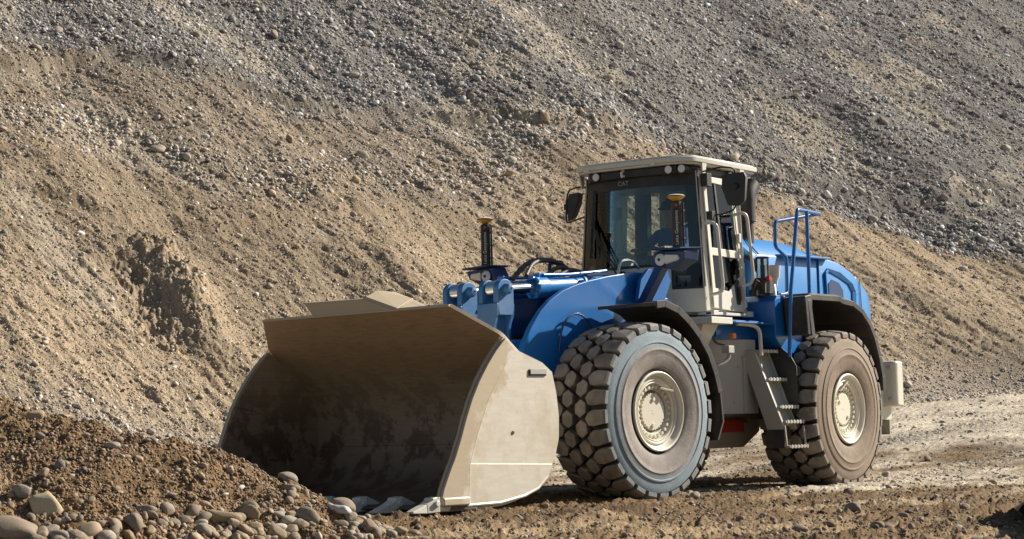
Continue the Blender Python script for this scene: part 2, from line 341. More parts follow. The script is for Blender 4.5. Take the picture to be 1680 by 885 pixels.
# the ground: from behind the camera to the foot of the slope
sq = (SB + NB * Q0) / (1 - KB * A)
w_ = np.concatenate([np.linspace(0, .12, 40)[:-1], np.linspace(.12, 1, 760) ** 1.0])
Ww, Aw = np.meshgrid(w_, A, indexing='ij'); s_ = 3.0 + (sq[None, :] - 3.0) * Ww ; t_ = Aw * s_
X, Y = st2xy(s_, t_)
mesh_grid('ground', X, Y, H(s_, t_), ground_col(s_, t_), 'earth', 'structure')
# far ground sheet reaching the horizon, just below
gx = np.linspace(-1, 1, 61); gx = np.sign(gx) * (np.abs(gx) ** 2.2) * 900; GX, GY = np.meshgrid(gx, gx, indexing='ij')
s_, t_ = xy2st(GX, GY); mesh_grid('far_ground', GX, GY, -0.35 + 0 * GX, ground_col(s_ * 0 + 16, t_), 'earth', 'structure')
# the dirt mound in front of the bucket
am = np.linspace(-.36, .01, 760); sm_ = np.concatenate([np.linspace(9.8, 14.6, 620), np.linspace(14.6, 17.2, 90)[1:]])
Am, Sm = np.meshgrid(am, sm_); Tm = Am * Sm; X, Y = st2xy(Sm, Tm); Zm = mound_z(Sm, Tm)
n3 = fbm(Sm * 2.5, Tm * 2.5, 4, .6, 6); Cm = rgb(.215, .140, .075) * (0.9 + .2 * n3)[..., None]
mesh_grid('dirt_mound', X, Y, np.maximum(Zm, -.12), Cm, 'earth', 'structure')

# guessed unseen heap right of the frame, added to cast the corner shadow
sh_, th2 = np.meshgrid(np.linspace(10.6, 16.2, 90), np.linspace(3.55, 8.6, 90), indexing='ij'); dd = np.hypot((sh_ - 13.3) / 1.0, (th2 - 6.05) / .95)
Zh = 2.45 - .82 * np.sqrt(dd ** 2 + .15) + .10 * fbm(sh_ * 2, th2 * 2, 4, .6, 1); X, Y = st2xy(sh_, th2)
mesh_grid('shadow_heap', X, Y, np.maximum(Zh, -.1), rgb(.285, .205, .130) + 0 * Zh[..., None], 'earth', 'structure')

# ------------------------------------------------------------------ stones
def ico(sub):
    bm = bmesh.new(); bmesh.ops.create_icosphere(bm, subdivisions=sub, radius=1)
    v = np.array([x.co for x in bm.verts]); f = np.array([[y.index for y in x.verts] for x in bm.faces]); bm.free(); return v, f
ico1, icf1 = ico(1); ico2, icf2 = ico(2)
STONE_COLS = np.array([(.40, .37, .33), (.30, .28, .26), (.52, .48, .42), (.36, .29, .21), (.24, .215, .19), (.44, .36, .26), (.62, .59, .54)])
def rot_batch(n):
    q = rng.normal(size=(n, 4)); q /= np.linalg.norm(q, axis=1)[:, None]; w, x, y, z = q.T
    return np.stack([1 - 2 * (y * y + z * z), 2 * (x * y - w * z), 2 * (x * z + w * y), 2 * (x * y + w * z), 1 - 2 * (x * x + z * z), 2 * (y * z - w * x), 2 * (x * z - w * y), 2 * (y * z + w * x), 1 - 2 * (x * x + y * y)], -1).reshape(n, 3, 3)
FALL = 0.0
def stones_mesh(name, P, r, cols, hi=False, flat=None):
    bv, bf = (ico2, icf2) if hi else (ico1, icf1); n = len(P); k = len(bv)
    sc = np.stack([rng.uniform(1.0, 1.5, n), rng.uniform(.75, 1.05, n), rng.uniform(.45, .75, n)], 1) * r[:, None]
    V = bv[None] * (1 + rng.normal(0, .10, (n, k, 1))) * sc[:, None, :]
    if flat is not None:   # flat side roughly along the surface normal, random spin and some tilt
        th = rng.uniform(0, 2 * np.pi, n) if hi else rng.normal(FALL, .55, n); c, s = np.cos(th), np.sin(th); Rz = np.zeros((n, 3, 3)); Rz[:, 0, 0] = c; Rz[:, 0, 1] = -s; Rz[:, 1, 0] = s; Rz[:, 1, 1] = c; Rz[:, 2, 2] = 1
        tx, ty = rng.normal(0, .45, n), rng.normal(0, .45, n)
        Nn = flat + np.stack([tx, ty, 0 * tx], 1); Nn /= np.linalg.norm(Nn, axis=1)[:, None]
        Xn = np.cross(np.tile([f2[0] * .25 + r2[0], f2[1] * .25 + r2[1], 0], (n, 1)), Nn); Xn /= np.linalg.norm(Xn, axis=1)[:, None]; Yn = np.cross(Nn, Xn)
        Rm = np.stack([Xn, Yn, Nn], -1) @ Rz
    else: Rm = rot_batch(n)
    V = np.einsum('nij,nkj->nki', Rm, V) + P[:, None, :]
    F = (bf[None] + (np.arange(n) * k)[:, None, None]).reshape(-1, 3)
    me = bpy.data.meshes.new(name); me.vertices.add(n * k); me.vertices.foreach_set('co', V.astype(np.float32).ravel())
    me.loops.add(F.size); me.loops.foreach_set('vertex_index', F.astype(np.int32).ravel())
    me.polygons.add(len(F)); me.polygons.foreach_set('loop_start', np.arange(0, F.size, 3, dtype=np.int32)); me.polygons.foreach_set('use_smooth', np.ones(len(F), bool))
    at = me.color_attributes.new('col', 'FLOAT_COLOR', 'POINT'); at.data.foreach_set('color', np.concatenate([np.repeat(cols, k, 0), np.ones((n * k, 1))], 1).astype(np.float32).ravel())
    me.update(); me.materials.append(M['stone'])
    o = bpy.data.objects.new(name, me); COL.objects.link(o); return o
def tint(n, earthcol, mixlo=.2, mixhi=.8):
    c = STONE_COLS[rng.choice(len(STONE_COLS), n, p=[.22, .22, .12, .13, .16, .09, .06])] * rng.uniform(.75, 1.25, (n, 1))
    m = rng.uniform(mixlo, mixhi, (n, 1)); return c * (1 - m) + earthcol * m
def normals(fun, s, t):
    e = .12; dzs = (fun(s + e, t) - fun(s - e, t)) / (2 * e); dzt = (fun(s, t + e) - fun(s, t - e)) / (2 * e)
    N = np.stack([-dzs * f2[0] - dzt * r2[0], -dzs * f2[1] - dzt * r2[1], np.ones_like(dzs)], 1); return N / np.linalg.norm(N, axis=1)[:, None]
Hs = lambda s, t: H(s, t, False)
cand = []   # (kind, s, t, z, r, colour) of every stone large enough to be an individual
# slope stones, spread evenly over what can be seen
n = 230000; a = rng.uniform(-.33, .31, n); y_ = rng.uniform(0, 1, n); q = -.6 + 17.5 * y_ ** 1.15 * (1 + .5 * a); s = (SB + NB * q) / (1 - KB * a); t = a * s
g = slope_tone(s, t); keep = rng.random(n) < (.72 + .28 * g); s, t, q, g = s[keep], t[keep], q[keep], g[keep]; n = len(s)
rad = np.exp(rng.normal(math.log(.0150), .50, n)) * (.66 + .44 * g) * (s / 36) ** .25
band = np.exp(-((qu(s, t)[0] - .5 - np.interp(qu(s, t)[1], UB, QB)) / .6) ** 2); rad *= 1 + .55 * band
rad = np.where(rng.random(n) < .0035, rad * 2.4, rad); rad = np.clip(rad, .009, .12); z = H(s, t); N = normals(Hs, s, t); ec = slope_col(s, t); col = tint(n, ec, .0, .7) * 1.3 * (1 + g[:, None] * np.array([-.05, .0, .08]))
x, y = st2xy(s, t); P = np.stack([x, y, z], 1) + N * (rad * rng.uniform(-.1, .45, n))[:, None]
cand.append(['slope', P, rad, col, N])
# ground gravel
n = 26000; a = rng.uniform(-.30, .31, n); k = rng.random(n); smax = (SB + NB * -.5) / (1 - KB * a); s = 1 / (1 / 12.0 + (1 / smax - 1 / 12.0) * k); t = a * s
rad = np.clip(np.exp(rng.normal(math.log(.0095), .5, n)) * (s / 18) ** .6, .005, .06); z = H(s, t); N = normals(Hs, s, t); col = tint(n, ground_col(s, t), .2, .8)
x, y = st2xy(s, t); P = np.stack([x, y, z], 1) + N * (rad * rng.uniform(-.1, .5, n))[:, None]; cand.append(['ground', P, rad, col, N])
# mound stones: bigger ones have rolled to the bottom
n = 52000; a = rng.uniform(-.33, -.0, n); s = rng.uniform(10.6, 14.6, n); t = a * s; z = mound_z(s, t); keep = z > -.02; a, s, t, z = a[keep], s[keep], t[keep], z[keep]; n = len(s)
low = sm(.42, .05, z) if False else 1 - sm(.03, .42, z)
rad = np.exp(rng.normal(math.log(.0078), .42, n)); big = rng.random(n) < (.004 + .10 * low ** 2); rad = np.where(big, np.exp(rng.normal(math.log(.028), .38, n)) * (.8 + .3 * low), rad); rad = np.clip(rad, .006, .075)
N = normals(mound_z, s, t); col = tint(n, rgb(.245, .160, .088), .62, 1.0); lf = (rad > .02)
col[lf] = tint(int(lf.sum()), rgb(.31, .22, .13), .25, .9)
x, y = st2xy(s, t); P = np.stack([x, y, z], 1) + N * (rad * rng.uniform(0, .55, n))[:, None]; cand.append(['mound', P, rad, col, N])
# the 285 that show largest become individual objects
allP = np.concatenate([c[1] for c in cand]); allr = np.concatenate([c[2] for c in cand]); kid = np.concatenate([np.full(len(c[1]), i) for i, c in enumerate(cand)])
d = allP - CAM; dep = d @ fw; px = 840 + FPX * (d @ rr) / dep; py = 442.5 - FPX * (d @ uu) / dep
inview = (px > 5) & (px < 1675) & (py > 5) & (py < 880)
occ = ((px > 440) & (px < 1430) & (py > 520) & (py < 800)) | ((px > 350) & (px < 900) & (py > 600) & (py < 760)) | ((px > 960) & (px < 1400) & (py > 270) & (py < 780))
size = np.where(inview & ~(occ & (kid == 0)), allr / dep, 0)
top = np.zeros(len(allP), bool); top[np.argsort(-size)[:285]] = True
off = 0
names = {'slope': 'slope_gravel', 'ground': 'ground_gravel', 'mound': 'mound_gravel'}
indiv = []
for kd, P, rad, col, N in cand:
    m = top[off:off + len(P)]; off += len(P)
    hi = rad > (.035 if kd == 'slope' else .02)
    for sel, h in ((~m & ~hi, False), (~m & hi, True)):
        if not sel.any(): continue
        o = stones_mesh(names[kd], P[sel], rad[sel], col[sel], h, N[sel]); o['kind'] = 'stuff'
    for i in np.where(m)[0]: indiv.append((kd, P[i], rad[i], col[i], N[i]))
ico3, icf3 = ico(3)
def stone_variant(i, col, sc):
    rg = np.random.default_rng(100 + i); v = ico3.copy(); f = 0
    for k in range(7):
        dd = rg.normal(size=3); dd /= np.linalg.norm(dd); f = f + rg.uniform(.03, .10) * np.sin(v @ dd * rg.uniform(1.5, 4.5) + rg.uniform(0, 6))
    v = v * (1 + f)[:, None]
    for k in range(6):            # a few worn flats
        dd = rg.normal(size=3); dd /= np.linalg.norm(dd); h = v @ dd; lim = rg.uniform(.72, .9); v = v - np.maximum(h - lim, 0)[:, None] * dd * .85
    v = v * sc
    me = bpy.data.meshes.new('stone'); me.from_pydata(v.tolist(), [], icf3.tolist()); me.polygons.foreach_set('use_smooth', [True] * len(icf3))
    at = me.color_attributes.new('col', 'FLOAT_COLOR', 'POINT'); at.data.foreach_set('color', np.tile([*col, 1.0], len(v)).astype(np.float32)); me.materials.append(M['stone']); return me
VAR = [stone_variant(i, STONE_COLS[i % 7] * .62 + np.array([.33, .24, .14]) * .38, (1.25, .95, .7)) for i in range(21)]
LAB = {'slope': ('small pale stone lodged in the face of the gravel slope', 'stones lodged in the gravel slope'),
       'ground': ('small stone lying on the rutted brown ground', 'stones lying on the rutted ground'),
       'mound': ('small rounded stone lying on the foreground dirt mound', 'stones lying on the dirt mound')}
for kd, P, rad, col, N in indiv:
    me = VAR[rng.integers(21)]; me = VAR[int(np.argmin([np.abs(STONE_COLS[j % 7] - col).sum() + rng.random() * .12 for j in range(21)]))]
    o = bpy.data.objects.new('stone', me); COL.objects.link(o); o.location = P; o.scale = [rad] * 3
    qn = Vector(N).to_track_quat('Z', 'Y'); e = qn.to_euler(); o.rotation_euler = e
    o.rotation_euler.rotate_axis('Z', rng.uniform(0, 6.28)); o.rotation_euler.rotate_axis('X', rng.normal(0, .4))
    o['label'], o['group'] = LAB[kd]; o['category'] = 'stone'
# named stones of the foreground: (s, t, radius, scale xyz, colour, label, spin)
def place_on(px_, py_, fun, s0, s1):
    d = fw + rr * (px_ - 840) / FPX - uu * (py_ - 442.5) / FPX; ks = np.linspace(s0, s1, 900); dh = d[:2] @ f2
    pts = CAM + d * (ks / dh)[:, None]; s, t = xy2st(pts[:, 0], pts[:, 1]); h = pts[:, 2] - fun(s, t); i = np.argmax(h < 0); return pts[i]
NAMED = [(-2.91, 12.49, .105, (.98, .85, 1.0), (.52, .43, .29), 'large cream boulder standing at the foot of the dirt mound, biggest pale stone there'),
         (-3.00, 12.15, .13, (1.35, .9, .62), (.30, .24, .18), 'wide brown boulder in the bottom left corner of the dirt mound'),
         (-2.76, 12.22, .07, (1.1, .9, .7), (.31, .26, .21), 'greyish brown rounded stone right in front of the large cream boulder'),
         (-3.08, 12.62, .06, (1.0, .8, .8), (.30, .27, .24), 'grey stone just behind and left of the large cream boulder'),
         (-1.89, 13.12, .082, (1.5, .75, .6), (.33, .25, .165), 'long brown cobble lying next to the pale pointed stone'),
         (-2.03, 13.0, .048, (1.4, .8, .85), (.50, .45, .36), 'pale pointed stone leaning against the long brown cobble'),
         (-1.19, 13.65, .058, (1.4, .7, .55), (.50, .50, .49), 'light grey angular slab low on the right flank of the dirt mound'),
         (-.80, 13.40, .068, (1.25, .9, .75), (.29, .21, .14), 'round brown cobble at the far right toe of the dirt mound'),
         (-1.54, 13.80, .05, (1.35, .9, .7), (.34, .26, .17), 'brown cobble on the crest of the dirt mound in front of the dark bucket'),
         (-2.92, 13.80, .045, (1.1, .9, .75), (.47, .42, .34), 'pale egg shaped stone just below the crest of the dirt mound'),
         (-2.33, 12.75, .055, (1.3, .8, .7), (.30, .25, .20), 'brown oval cobble between the cream boulder and the pale pointed stone'),
         (-1.57, 13.26, .05, (1.3, .9, .7), (.54, .49, .41), 'cream cobble at the bottom of the dirt mound between brown cobbles'),
         (-2.66, 13.39, .04, (1.3, .9, .7), (.36, .31, .25), 'tan stone half buried midway up the left face of the dirt mound'),
         (-2.94, 13.04, .045, (.9, .8, 1.1), (.25, .21, .17), 'dark upright stone standing in the left face of the dirt mound')]
for i, (t, s, r_, sc, col, lab) in enumerate(NAMED):
    me = stone_variant(200 + i, col, sc); o = bpy.data.objects.new('stone' if r_ < .1 else 'boulder', me); COL.objects.link(o)
    x, y = st2xy(s, t); o.location = (x, y, float(mound_z(np.array([s]), np.array([t]))[0]) + r_ * sc[2] * .45); o.scale = [r_] * 3
    o.rotation_euler = (rng.normal(0, .15), rng.normal(0, .15), YAW - 1.57 + rng.normal(0, .3)); o['label'] = lab; o['category'] = 'stone' if r_ < .1 else 'boulder'

# ------------------------------------------------------------------ the wheel loader
LD = bpy.data.objects.new('wheel_loader', None); COL.objects.link(LD)
LD['label'] = 'blue and cream wheel loader with its open bucket lowered at the dirt mound'; LD['category'] = 'wheel loader'
#@WHEELS
NP = 28
def tyre_mesh(mat):
    me = bpy.data.meshes.new('tyre'); V = []; F = []; Zc = []; FLAT = []
    def lathe(prof, n=112, z=None):
        o = len(V)
        for (r, w), zc in zip(prof, z):
            for k in range(n):
                th = 2 * math.pi * k / n; V.append((r * math.cos(th), w, r * math.sin(th))); Zc.append(zc)
        for i in range(len(prof) - 1):
            for k in range(n): F.append((o + i * n + k, o + i * n + (k + 1) % n, o + (i + 1) * n + (k + 1) % n, o + (i + 1) * n + k))
    BL = (0, 0, .92); SD = (1, 0, 0); LW = (0, 1, 0); TR = (0, 0, 0)
    half = [(.812, 0, BL), (.808, .20, BL), (.802, .29, BL), (.795, .325, BL), (.792, .338, SD), (.77, .346, SD), (.735, .352, SD), (.700, .356, SD), (.690, .358, SD), (.686, .366, SD), (.672, .369, SD), (.664, .362, (1, .15, 0)), (.640, .366, (.9, .35, 0)), (.612, .369, (.7, .55, 0)), (.606, .374, (.5, .7, 0)), (.598, .374, LW), (.592, .370, LW), (.55, .369, LW), (.50, .360, LW), (.455, .347, LW), (.43, .338, LW), (.415, .325, BL), (.39, .31, BL), (.36, .30, BL)]
    prof = [(r, w) for r, w, z in half][::-1] + [(r, -w) for r, w, z in half[1:]]; zz = [z for r, w, z in half][::-1] + [z for r, w, z in half[1:]]
    lathe(prof, 112, zz)
    def rt(w): return .888 - .030 * (abs(w) / .34) ** 2.6
    p = 2 * math.pi / NP
    def block(poly, s0, skew=0.0, side=0):
        o = len(V); n = len(poly); cw = sum(a for a, b in poly) / n; cs = sum(b for a, b in poly) / n
        def put(w, s, r, z): th = (s0 + s) * p; V.append((r * math.cos(th), w, r * math.sin(th))); Zc.append(z)
        for w, s in poly:
            if side and abs(w) > .33: put(math.copysign(.350, w), s, .795, (.55, 0, .1))
            else: put(w, s, .79, BL)
        for w, s in poly:
            if side and abs(w) > .33: put(math.copysign(.349, w), cs + (s - cs) * .98, .835, (.35, 0, 0))
            else: put(w, s, rt(w) - .008, (0, 0, .2))
        for w, s in poly: put(cw + (w - cw) * .965, cs + (s - cs) * .955, rt(w) , TR)
        put(cw, cs, rt(cw) + .001, TR)
        for l in (0, 1):
            for i in range(n): j = (i + 1) % n; F.append((o + l * n + i, o + l * n + j, o + (l + 1) * n + j, o + (l + 1) * n + i)); FLAT.append(len(F) - 1)
        for i in range(n): j = (i + 1) % n; F.append((o + 2 * n + i, o + 2 * n + j, o + 3 * n)); FLAT.append(len(F) - 1)
    for k in range(NP):
        for sg in (1, -1):
            h = 0 if sg > 0 else .5
            hexa = [(.083 + a, b) for a, b in ((0.004, .45), (.063, .25), (.066, -.21), (-.004, -.45), (-.063, -.25), (-.066, .21))]
            block([(sg * a, b) for a, b in hexa], k + h)
            lug = [(.342, -.28), (.342, .42), (.23, .43), (.180, .31), (.136, .02), (.172, -.34), (.23, -.39)]
            block([(sg * a, b) for a, b in lug], k + h + .5, 0, 1)
    me.from_pydata(V, [], F); me.materials.append(M[mat])
    at = me.color_attributes.new('zone', 'FLOAT_COLOR', 'POINT'); at.data.foreach_set('color', np.concatenate([np.array(Zc, dtype=np.float32), np.ones((len(Zc), 1), np.float32)], 1).ravel())
    bm = bmesh.new(); bm.from_mesh(me); bmesh.ops.recalc_face_normals(bm, faces=bm.faces); bm.to_mesh(me); bm.free()
    me.polygons.foreach_set('use_smooth', [True] * len(me.polygons)); me.set_sharp_from_angle(angle=R(35))
    for i in FLAT: me.polygons[i].use_smooth = False
    return me
def rim_mb():
    b = MB()
    b.lathe([(.36, .24), (.372, .318), (.3935, .328), (.3935, .346), (.383, .352), (.368, .346), (.356, .318), (.335, .300), (.327, .300), (.322, .312), (.308, .314), (.300, .300), (.292, .300), (.284, .306), (.276, .296), (.272, .262), (.212, .258), (.205, .19), (.18, .19)], n=80, cap=False)
    n = 30; P = [(.182 if k % 2 else .170) for k in range(2 * n)]
    poly = []
    for k in range(4 * n):
        th = 2 * math.pi * k / (4 * n); r_ = .184 if (k // 2) % 2 else .172; poly.append((r_ * math.cos(th), r_ * math.sin(th)))
    b.prism(poly, .18, .268)
    for k in range(26):
        th = 2 * math.pi * k / 26; b.cyl((.243 * math.cos(th), .255, .243 * math.sin(th)), (.243 * math.cos(th), .283, .243 * math.sin(th)), .0185, 8)
    for th, r_ in ((2.0, .12), (-1.1, .135)): b.cyl((r_ * math.cos(th), .26, r_ * math.sin(th)), (r_ * math.cos(th), .285, r_ * math.sin(th)), .02, 8)
    for dz in (-.018, .018): b.cyl((0.004, .262, dz), (0.004, .271, dz), .007, 8)
    b.bar((-.30, .33, .09), (-.16, .30, .18), .03, .02); b.cyl((-.10, .262, .135), (-.10, .276, .135), .022, 8)
    # lock ring gap and inner disc
    b.lathe([(.37, -.24), (.33, -.20), (.33, .20), (.29, .25)], n=64, cap=False)
    b.lathe([(.21, .19), (.001, .19)], n=32, cap=False)
    return b
TM = {True: tyre_mesh('tyre_front'), False: tyre_mesh('tyre_rear')}
rim0 = None
for front, sy, spin in ((True, 1, .4), (False, 1, 1.3), (True, -1, .9), (False, -1, .2)):
    wx = 1.775 if front else -1.775
    w = bpy.data.objects.new('wheel', None); COL.objects.link(w); w.parent = LD
    p = Vector((wx, sy * 1.115, .83))
    if front: p = Matrix.Rotation(ART, 3, 'Z') @ p
    w.location = p; w.rotation_euler = (0, spin, 0)
    w.rotation_euler = (Matrix.Rotation((ART if front else 0) + (math.pi if sy < 0 else 0), 3, 'Z') @ Matrix.Rotation(spin, 3, 'Y')).to_euler()
    t = bpy.data.objects.new('tyre', TM[front]); COL.objects.link(t); t.parent = w
    if front: t['label'] = 'chunky tyre with a pale blue painted band round its sidewall'
    if rim0 is None: rim0 = part('rim', rim_mb(), 'rim', w, bevel=.003); 
    else: r_ = rim0.copy(); COL.objects.link(r_); r_.parent = w
#@BUCKET
F_ = dict(parent=LD, front=True)
HW = 1.6
side = [(4.15, 1.51), (4.29, 1.39), (4.40, 1.27), (4.51, 1.13), (4.61, .97), (4.69, .80), (4.765, .62), (4.84, .46), (4.90, .36), (4.985, .20), (5.02, .10), (4.64, .05), (4.25, .055), (3.93, .10), (3.74, .16), (3.60, .27), (3.50, .42), (3.44, .60), (3.43, .80), (3.46, 1.02), (3.51, 1.20), (3.64, 1.285), (3.98, 1.395)]
shell = [(5.0, .035), (4.60, .035), (4.2, .05), (3.98, .085), (3.80, .155), (3.66, .27), (3.56, .42), (3.51, .60), (3.505, .80), (3.55, .98), (3.65, 1.13), (3.80, 1.26), (3.98, 1.385), (4.15, 1.525), (4.48, 1.79)]
_t = np.concatenate([[0], np.cumsum(np.hypot(*np.diff(np.array(shell), axis=0).T))]); _d = np.linspace(0, _t[-1], 60)
_sx = np.interp(_d, _t, [p[0] for p in shell]); _sz = np.interp(_d, _t, [p[1] for p in shell])
for _k in range(14): _sx[1:-1] = (_sx[:-2] + 2 * _sx[1:-1] + _sx[2:]) / 4; _sz[1:-1] = (_sz[:-2] + 2 * _sz[1:-1] + _sz[2:]) / 4
shell = list(zip(_sx.tolist(), _sz.tolist()))
b = MB()
# shell: inner face (material 0) and outer face (material 1)
th_ = .035; inner = shell; outer = []
for i, (x, z) in enumerate(shell):
    a = np.array(shell[max(i - 1, 0)]); c = np.array(shell[min(i + 1, len(shell) - 1)]); tt = c - a; tt = tt / np.linalg.norm(tt); nn = np.array([tt[1], -tt[0]])
    outer.append((x - abs(nn[0]) * th_ * (1 if True else 0) if nn[0] < 0 else x - nn[0] * th_ * -1 * -1, z - nn[1] * th_ if False else z))
outer = []
for i, (x, z) in enumerate(shell):
    a = np.array(shell[max(i - 1, 0)]); c = np.array(shell[min(i + 1, len(shell) - 1)]); tt = c - a; tt = tt / np.linalg.norm(tt)
    outer.append((x + tt[1] * -th_, z + tt[0] * th_))       # left of travel: away from the bowl
def ywid(i):
    x_ = shell[i][0]; return HW - .03 if shell[i][1] < 1.0 or x_ < 4.15 else HW - .03 - (x_ - 4.15) / .33 * .31
n = len(shell); vs = []
for (P_, ) in ((inner,), (outer,)):
    for sy in (1, -1):
        vs += [(x, sy * ywid(i), z) for i, (x, z) in enumerate(P_)]
fi = [(i, i + 1, n + i + 1, n + i) for i in range(n - 1)]; fo = [(2 * n + i, 3 * n + i, 3 * n + i + 1, 2 * n + i + 1) for i in range(n - 1)]
rim = [(i, 2 * n + i, 2 * n + i + 1, i + 1) for i in range(n - 1)] + [(n + i, n + i + 1, 3 * n + i + 1, 3 * n + i) for i in range(n - 1)] + [(0, n, 3 * n, 2 * n), (n - 1, 3 * n - 1, 4 * n - 1, 2 * n - 1)]
b.add(vs, fi, 0); b.add([], [], 0)
o_ = 0
b.f += fo + rim; b.m += [1] * (len(fo) + len(rim))
for sy in (1, -1):      # side plates: outer skin and inner liner
    b.prism(side, sy * (HW - .03), sy * HW, 1)
    ins = [(x - .012 if x > 4.2 else x + .01, z) for x, z in side]
    b.prism(ins, sy * (HW - .052), sy * (HW - .033), 0)
# weld seams inside
for k in (30,):
    x, z = shell[k]; b.tube([(x + .003, -HW + .06, z), (x + .003, HW - .06, z)], .004, 6, 0)
arc = [(4.62, .98), (4.30, .93), (4.08, .78), (3.95, .55), (3.93, .3), (3.98, .1)]
for sy in (1, -1): b.tube([(x, sy * (HW - .056), z) for x, z in arc], .010, 6, 0, rnd=.2)
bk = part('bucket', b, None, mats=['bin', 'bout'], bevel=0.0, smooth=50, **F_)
# side cutter strip along the front edge and the lower wear plate, standing proud of the side plate
def sub(name, mb, mat, parent, **k): return part(name, mb, mat, parent, **k)
for sy in (1, -1):
    y0, y1 = sy * (HW + .001), sy * (HW + .034)
    cut = [(4.155, 1.50), (4.285, 1.385), (4.395, 1.265), (4.505, 1.125), (4.605, .965), (4.685, .80), (4.76, .62), (4.835, .46), (4.895, .36), (4.98, .20), (5.01, .115), (4.68, .085), (4.655, .40), (4.56, .64), (4.40, .96), (4.17, 1.27), (4.04, 1.40)]
    m_ = MB(); m_.hull8([(x, y0, z) for x, z in cut], [(x, y1 - sy * .0, z) for x, z in cut]); sub('side_cutter', m_, 'bout', bk, bevel=.009)
    m_ = MB(); m_.tube([(4.675, sy * (HW + .02), .10), (4.65, sy * (HW + .02), .40), (4.555, sy * (HW + .02), .64), (4.395, sy * (HW + .02), .96), (4.165, sy * (HW + .02), 1.27), (4.04, sy * (HW + .02), 1.39)], .012, 8); sub('weld_bead', m_, 'bout', bk, bevel=0)
    m_ = MB(); wp = [(4.655, .405), (3.55, .37), (3.60, .275), (3.745, .165), (3.93, .105), (4.25, .06), (4.675, .055)]
    m_.prism(wp, sy * (HW + .001), sy * (HW + .012)); sub('wear_plate', m_, 'bout', bk, bevel=.005)
    m_ = MB(); m_.tube([(3.6, sy * (HW + .002), .27), (3.745, sy * (HW + .002), .16), (3.93, sy * (HW + .002), .10), (4.25, sy * (HW + .002), .052), (4.68, sy * (HW + .002), .045)], .016, 8); sub('edge_bead', m_, 'bout', bk, bevel=0)
    m_ = MB(); m_.box(4.66, 5.0, sy * (HW - .04) if sy > 0 else -HW - .045, sy * (HW + .045) if sy > 0 else -(HW - .04), .045, .125); sub('corner_shroud', m_, 'bout', bk, bevel=.02)
m_ = MB(); m_.box(3.60, 3.83, HW, HW + .012, 1.165, 1.225); pl = sub('name_plate', m_, 'dark', bk, bevel=.004)
m_ = MB(); m_.box(3.61, 3.82, HW + .0125, HW + .017, 1.18, 1.22); part('plate_face', m_, 'creamlow', bk, bevel=.002)
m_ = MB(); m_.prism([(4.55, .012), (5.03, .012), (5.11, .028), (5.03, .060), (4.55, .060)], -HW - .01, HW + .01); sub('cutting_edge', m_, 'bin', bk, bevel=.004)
# teeth
def tooth():
    m = MB()
    m.prism([(4.86, .075), (5.02, .135), (5.10, .125), (5.12, .03), (5.04, .005), (4.90, .005)], -.055, .055)       # adapter nose
    a = [(5.03, -.072, .0), (5.03, .072, .0), (5.03, .072, .135), (5.03, -.072, .135)]; c = [(5.17, -.058, -.005), (5.17, .058, -.005), (5.17, .050, .075), (5.17, -.050, .075)]; e = [(5.33, -.045, .0), (5.33, .045, .0), (5.33, .045, .018), (5.33, -.045, .018)]
    m.hull8(a, c); m.hull8(c, e); m.cyl((5.065, -.085, .075), (5.065, .085, .075), .028, 10)
    return m
t0 = part('tooth', tooth(), 'cream', bk, bevel=.012)
for k in range(8):
    t = t0 if k == 0 else t0.copy()
    if k: COL.objects.link(t); t.parent = bk
    t.location.y = 1.56 - .4457 * k
# spill guard on the top lip
m_ = MB(); A_, B_, C_, D_ = (4.50, -.65, 1.935), (4.50, .17, 1.925), (4.485, .58, 1.795), (4.485, -.52, 1.790)
def plate(m, P_, off, mi=0): m.hull8([Vector(p) for p in P_], [Vector(p) + Vector(off) for p in P_], mi)
plate(m_, [A_, B_, C_, D_], (-.028, 0, .008)); 
plate(m_, [B_, (4.44, .27, 1.975), (4.06, .36, 1.915), C_], (-.006, .022, .018))
plate(m_, [(4.44, .27, 1.975), (4.06, .36, 1.915), (4.03, .36, 1.915), (4.10, .18, 1.99), (4.42, .20, 1.99)], (0, 0, .014))
plate(m_, [C_, (4.06, .36, 1.915), (4.0, .62, 1.79), (4.45, .82, 1.80)], (-.02, 0, .012))
sub('spill_guard', m_, 'bout', bk, bevel=.004)
m_ = MB(); m_.bar((4.477, -1.26, 1.797), (4.477, 1.26, 1.797), .03, .022); sub('top_lip', m_, 'bout', bk, bevel=.004)
m_ = MB(); m_.cyl((4.06, HW + .001, .66), (4.06, HW + .006, .66), .016, 12); sub('rust_plug', m_, 'dark', bk, bevel=0)
# ribs and hinge ears behind the bucket
m_ = MB()
for y in (-.30, -.19, .19, .30): m_.prism([(3.52, 1.15), (3.25, 1.25), (3.08, 1.12), (3.18, .35), (3.45, .45), (3.465, .6), (3.465, .85)], y - .02, y + .02)
for y in (-.68, -.52, .52, .68): m_.prism([(3.465, .75), (3.25, .62), (3.17, .38), (3.3, .24), (3.50, .38)], y - .02, y + .02)
sub('hinge_bracket', m_, 'bout', bk, bevel=.005)
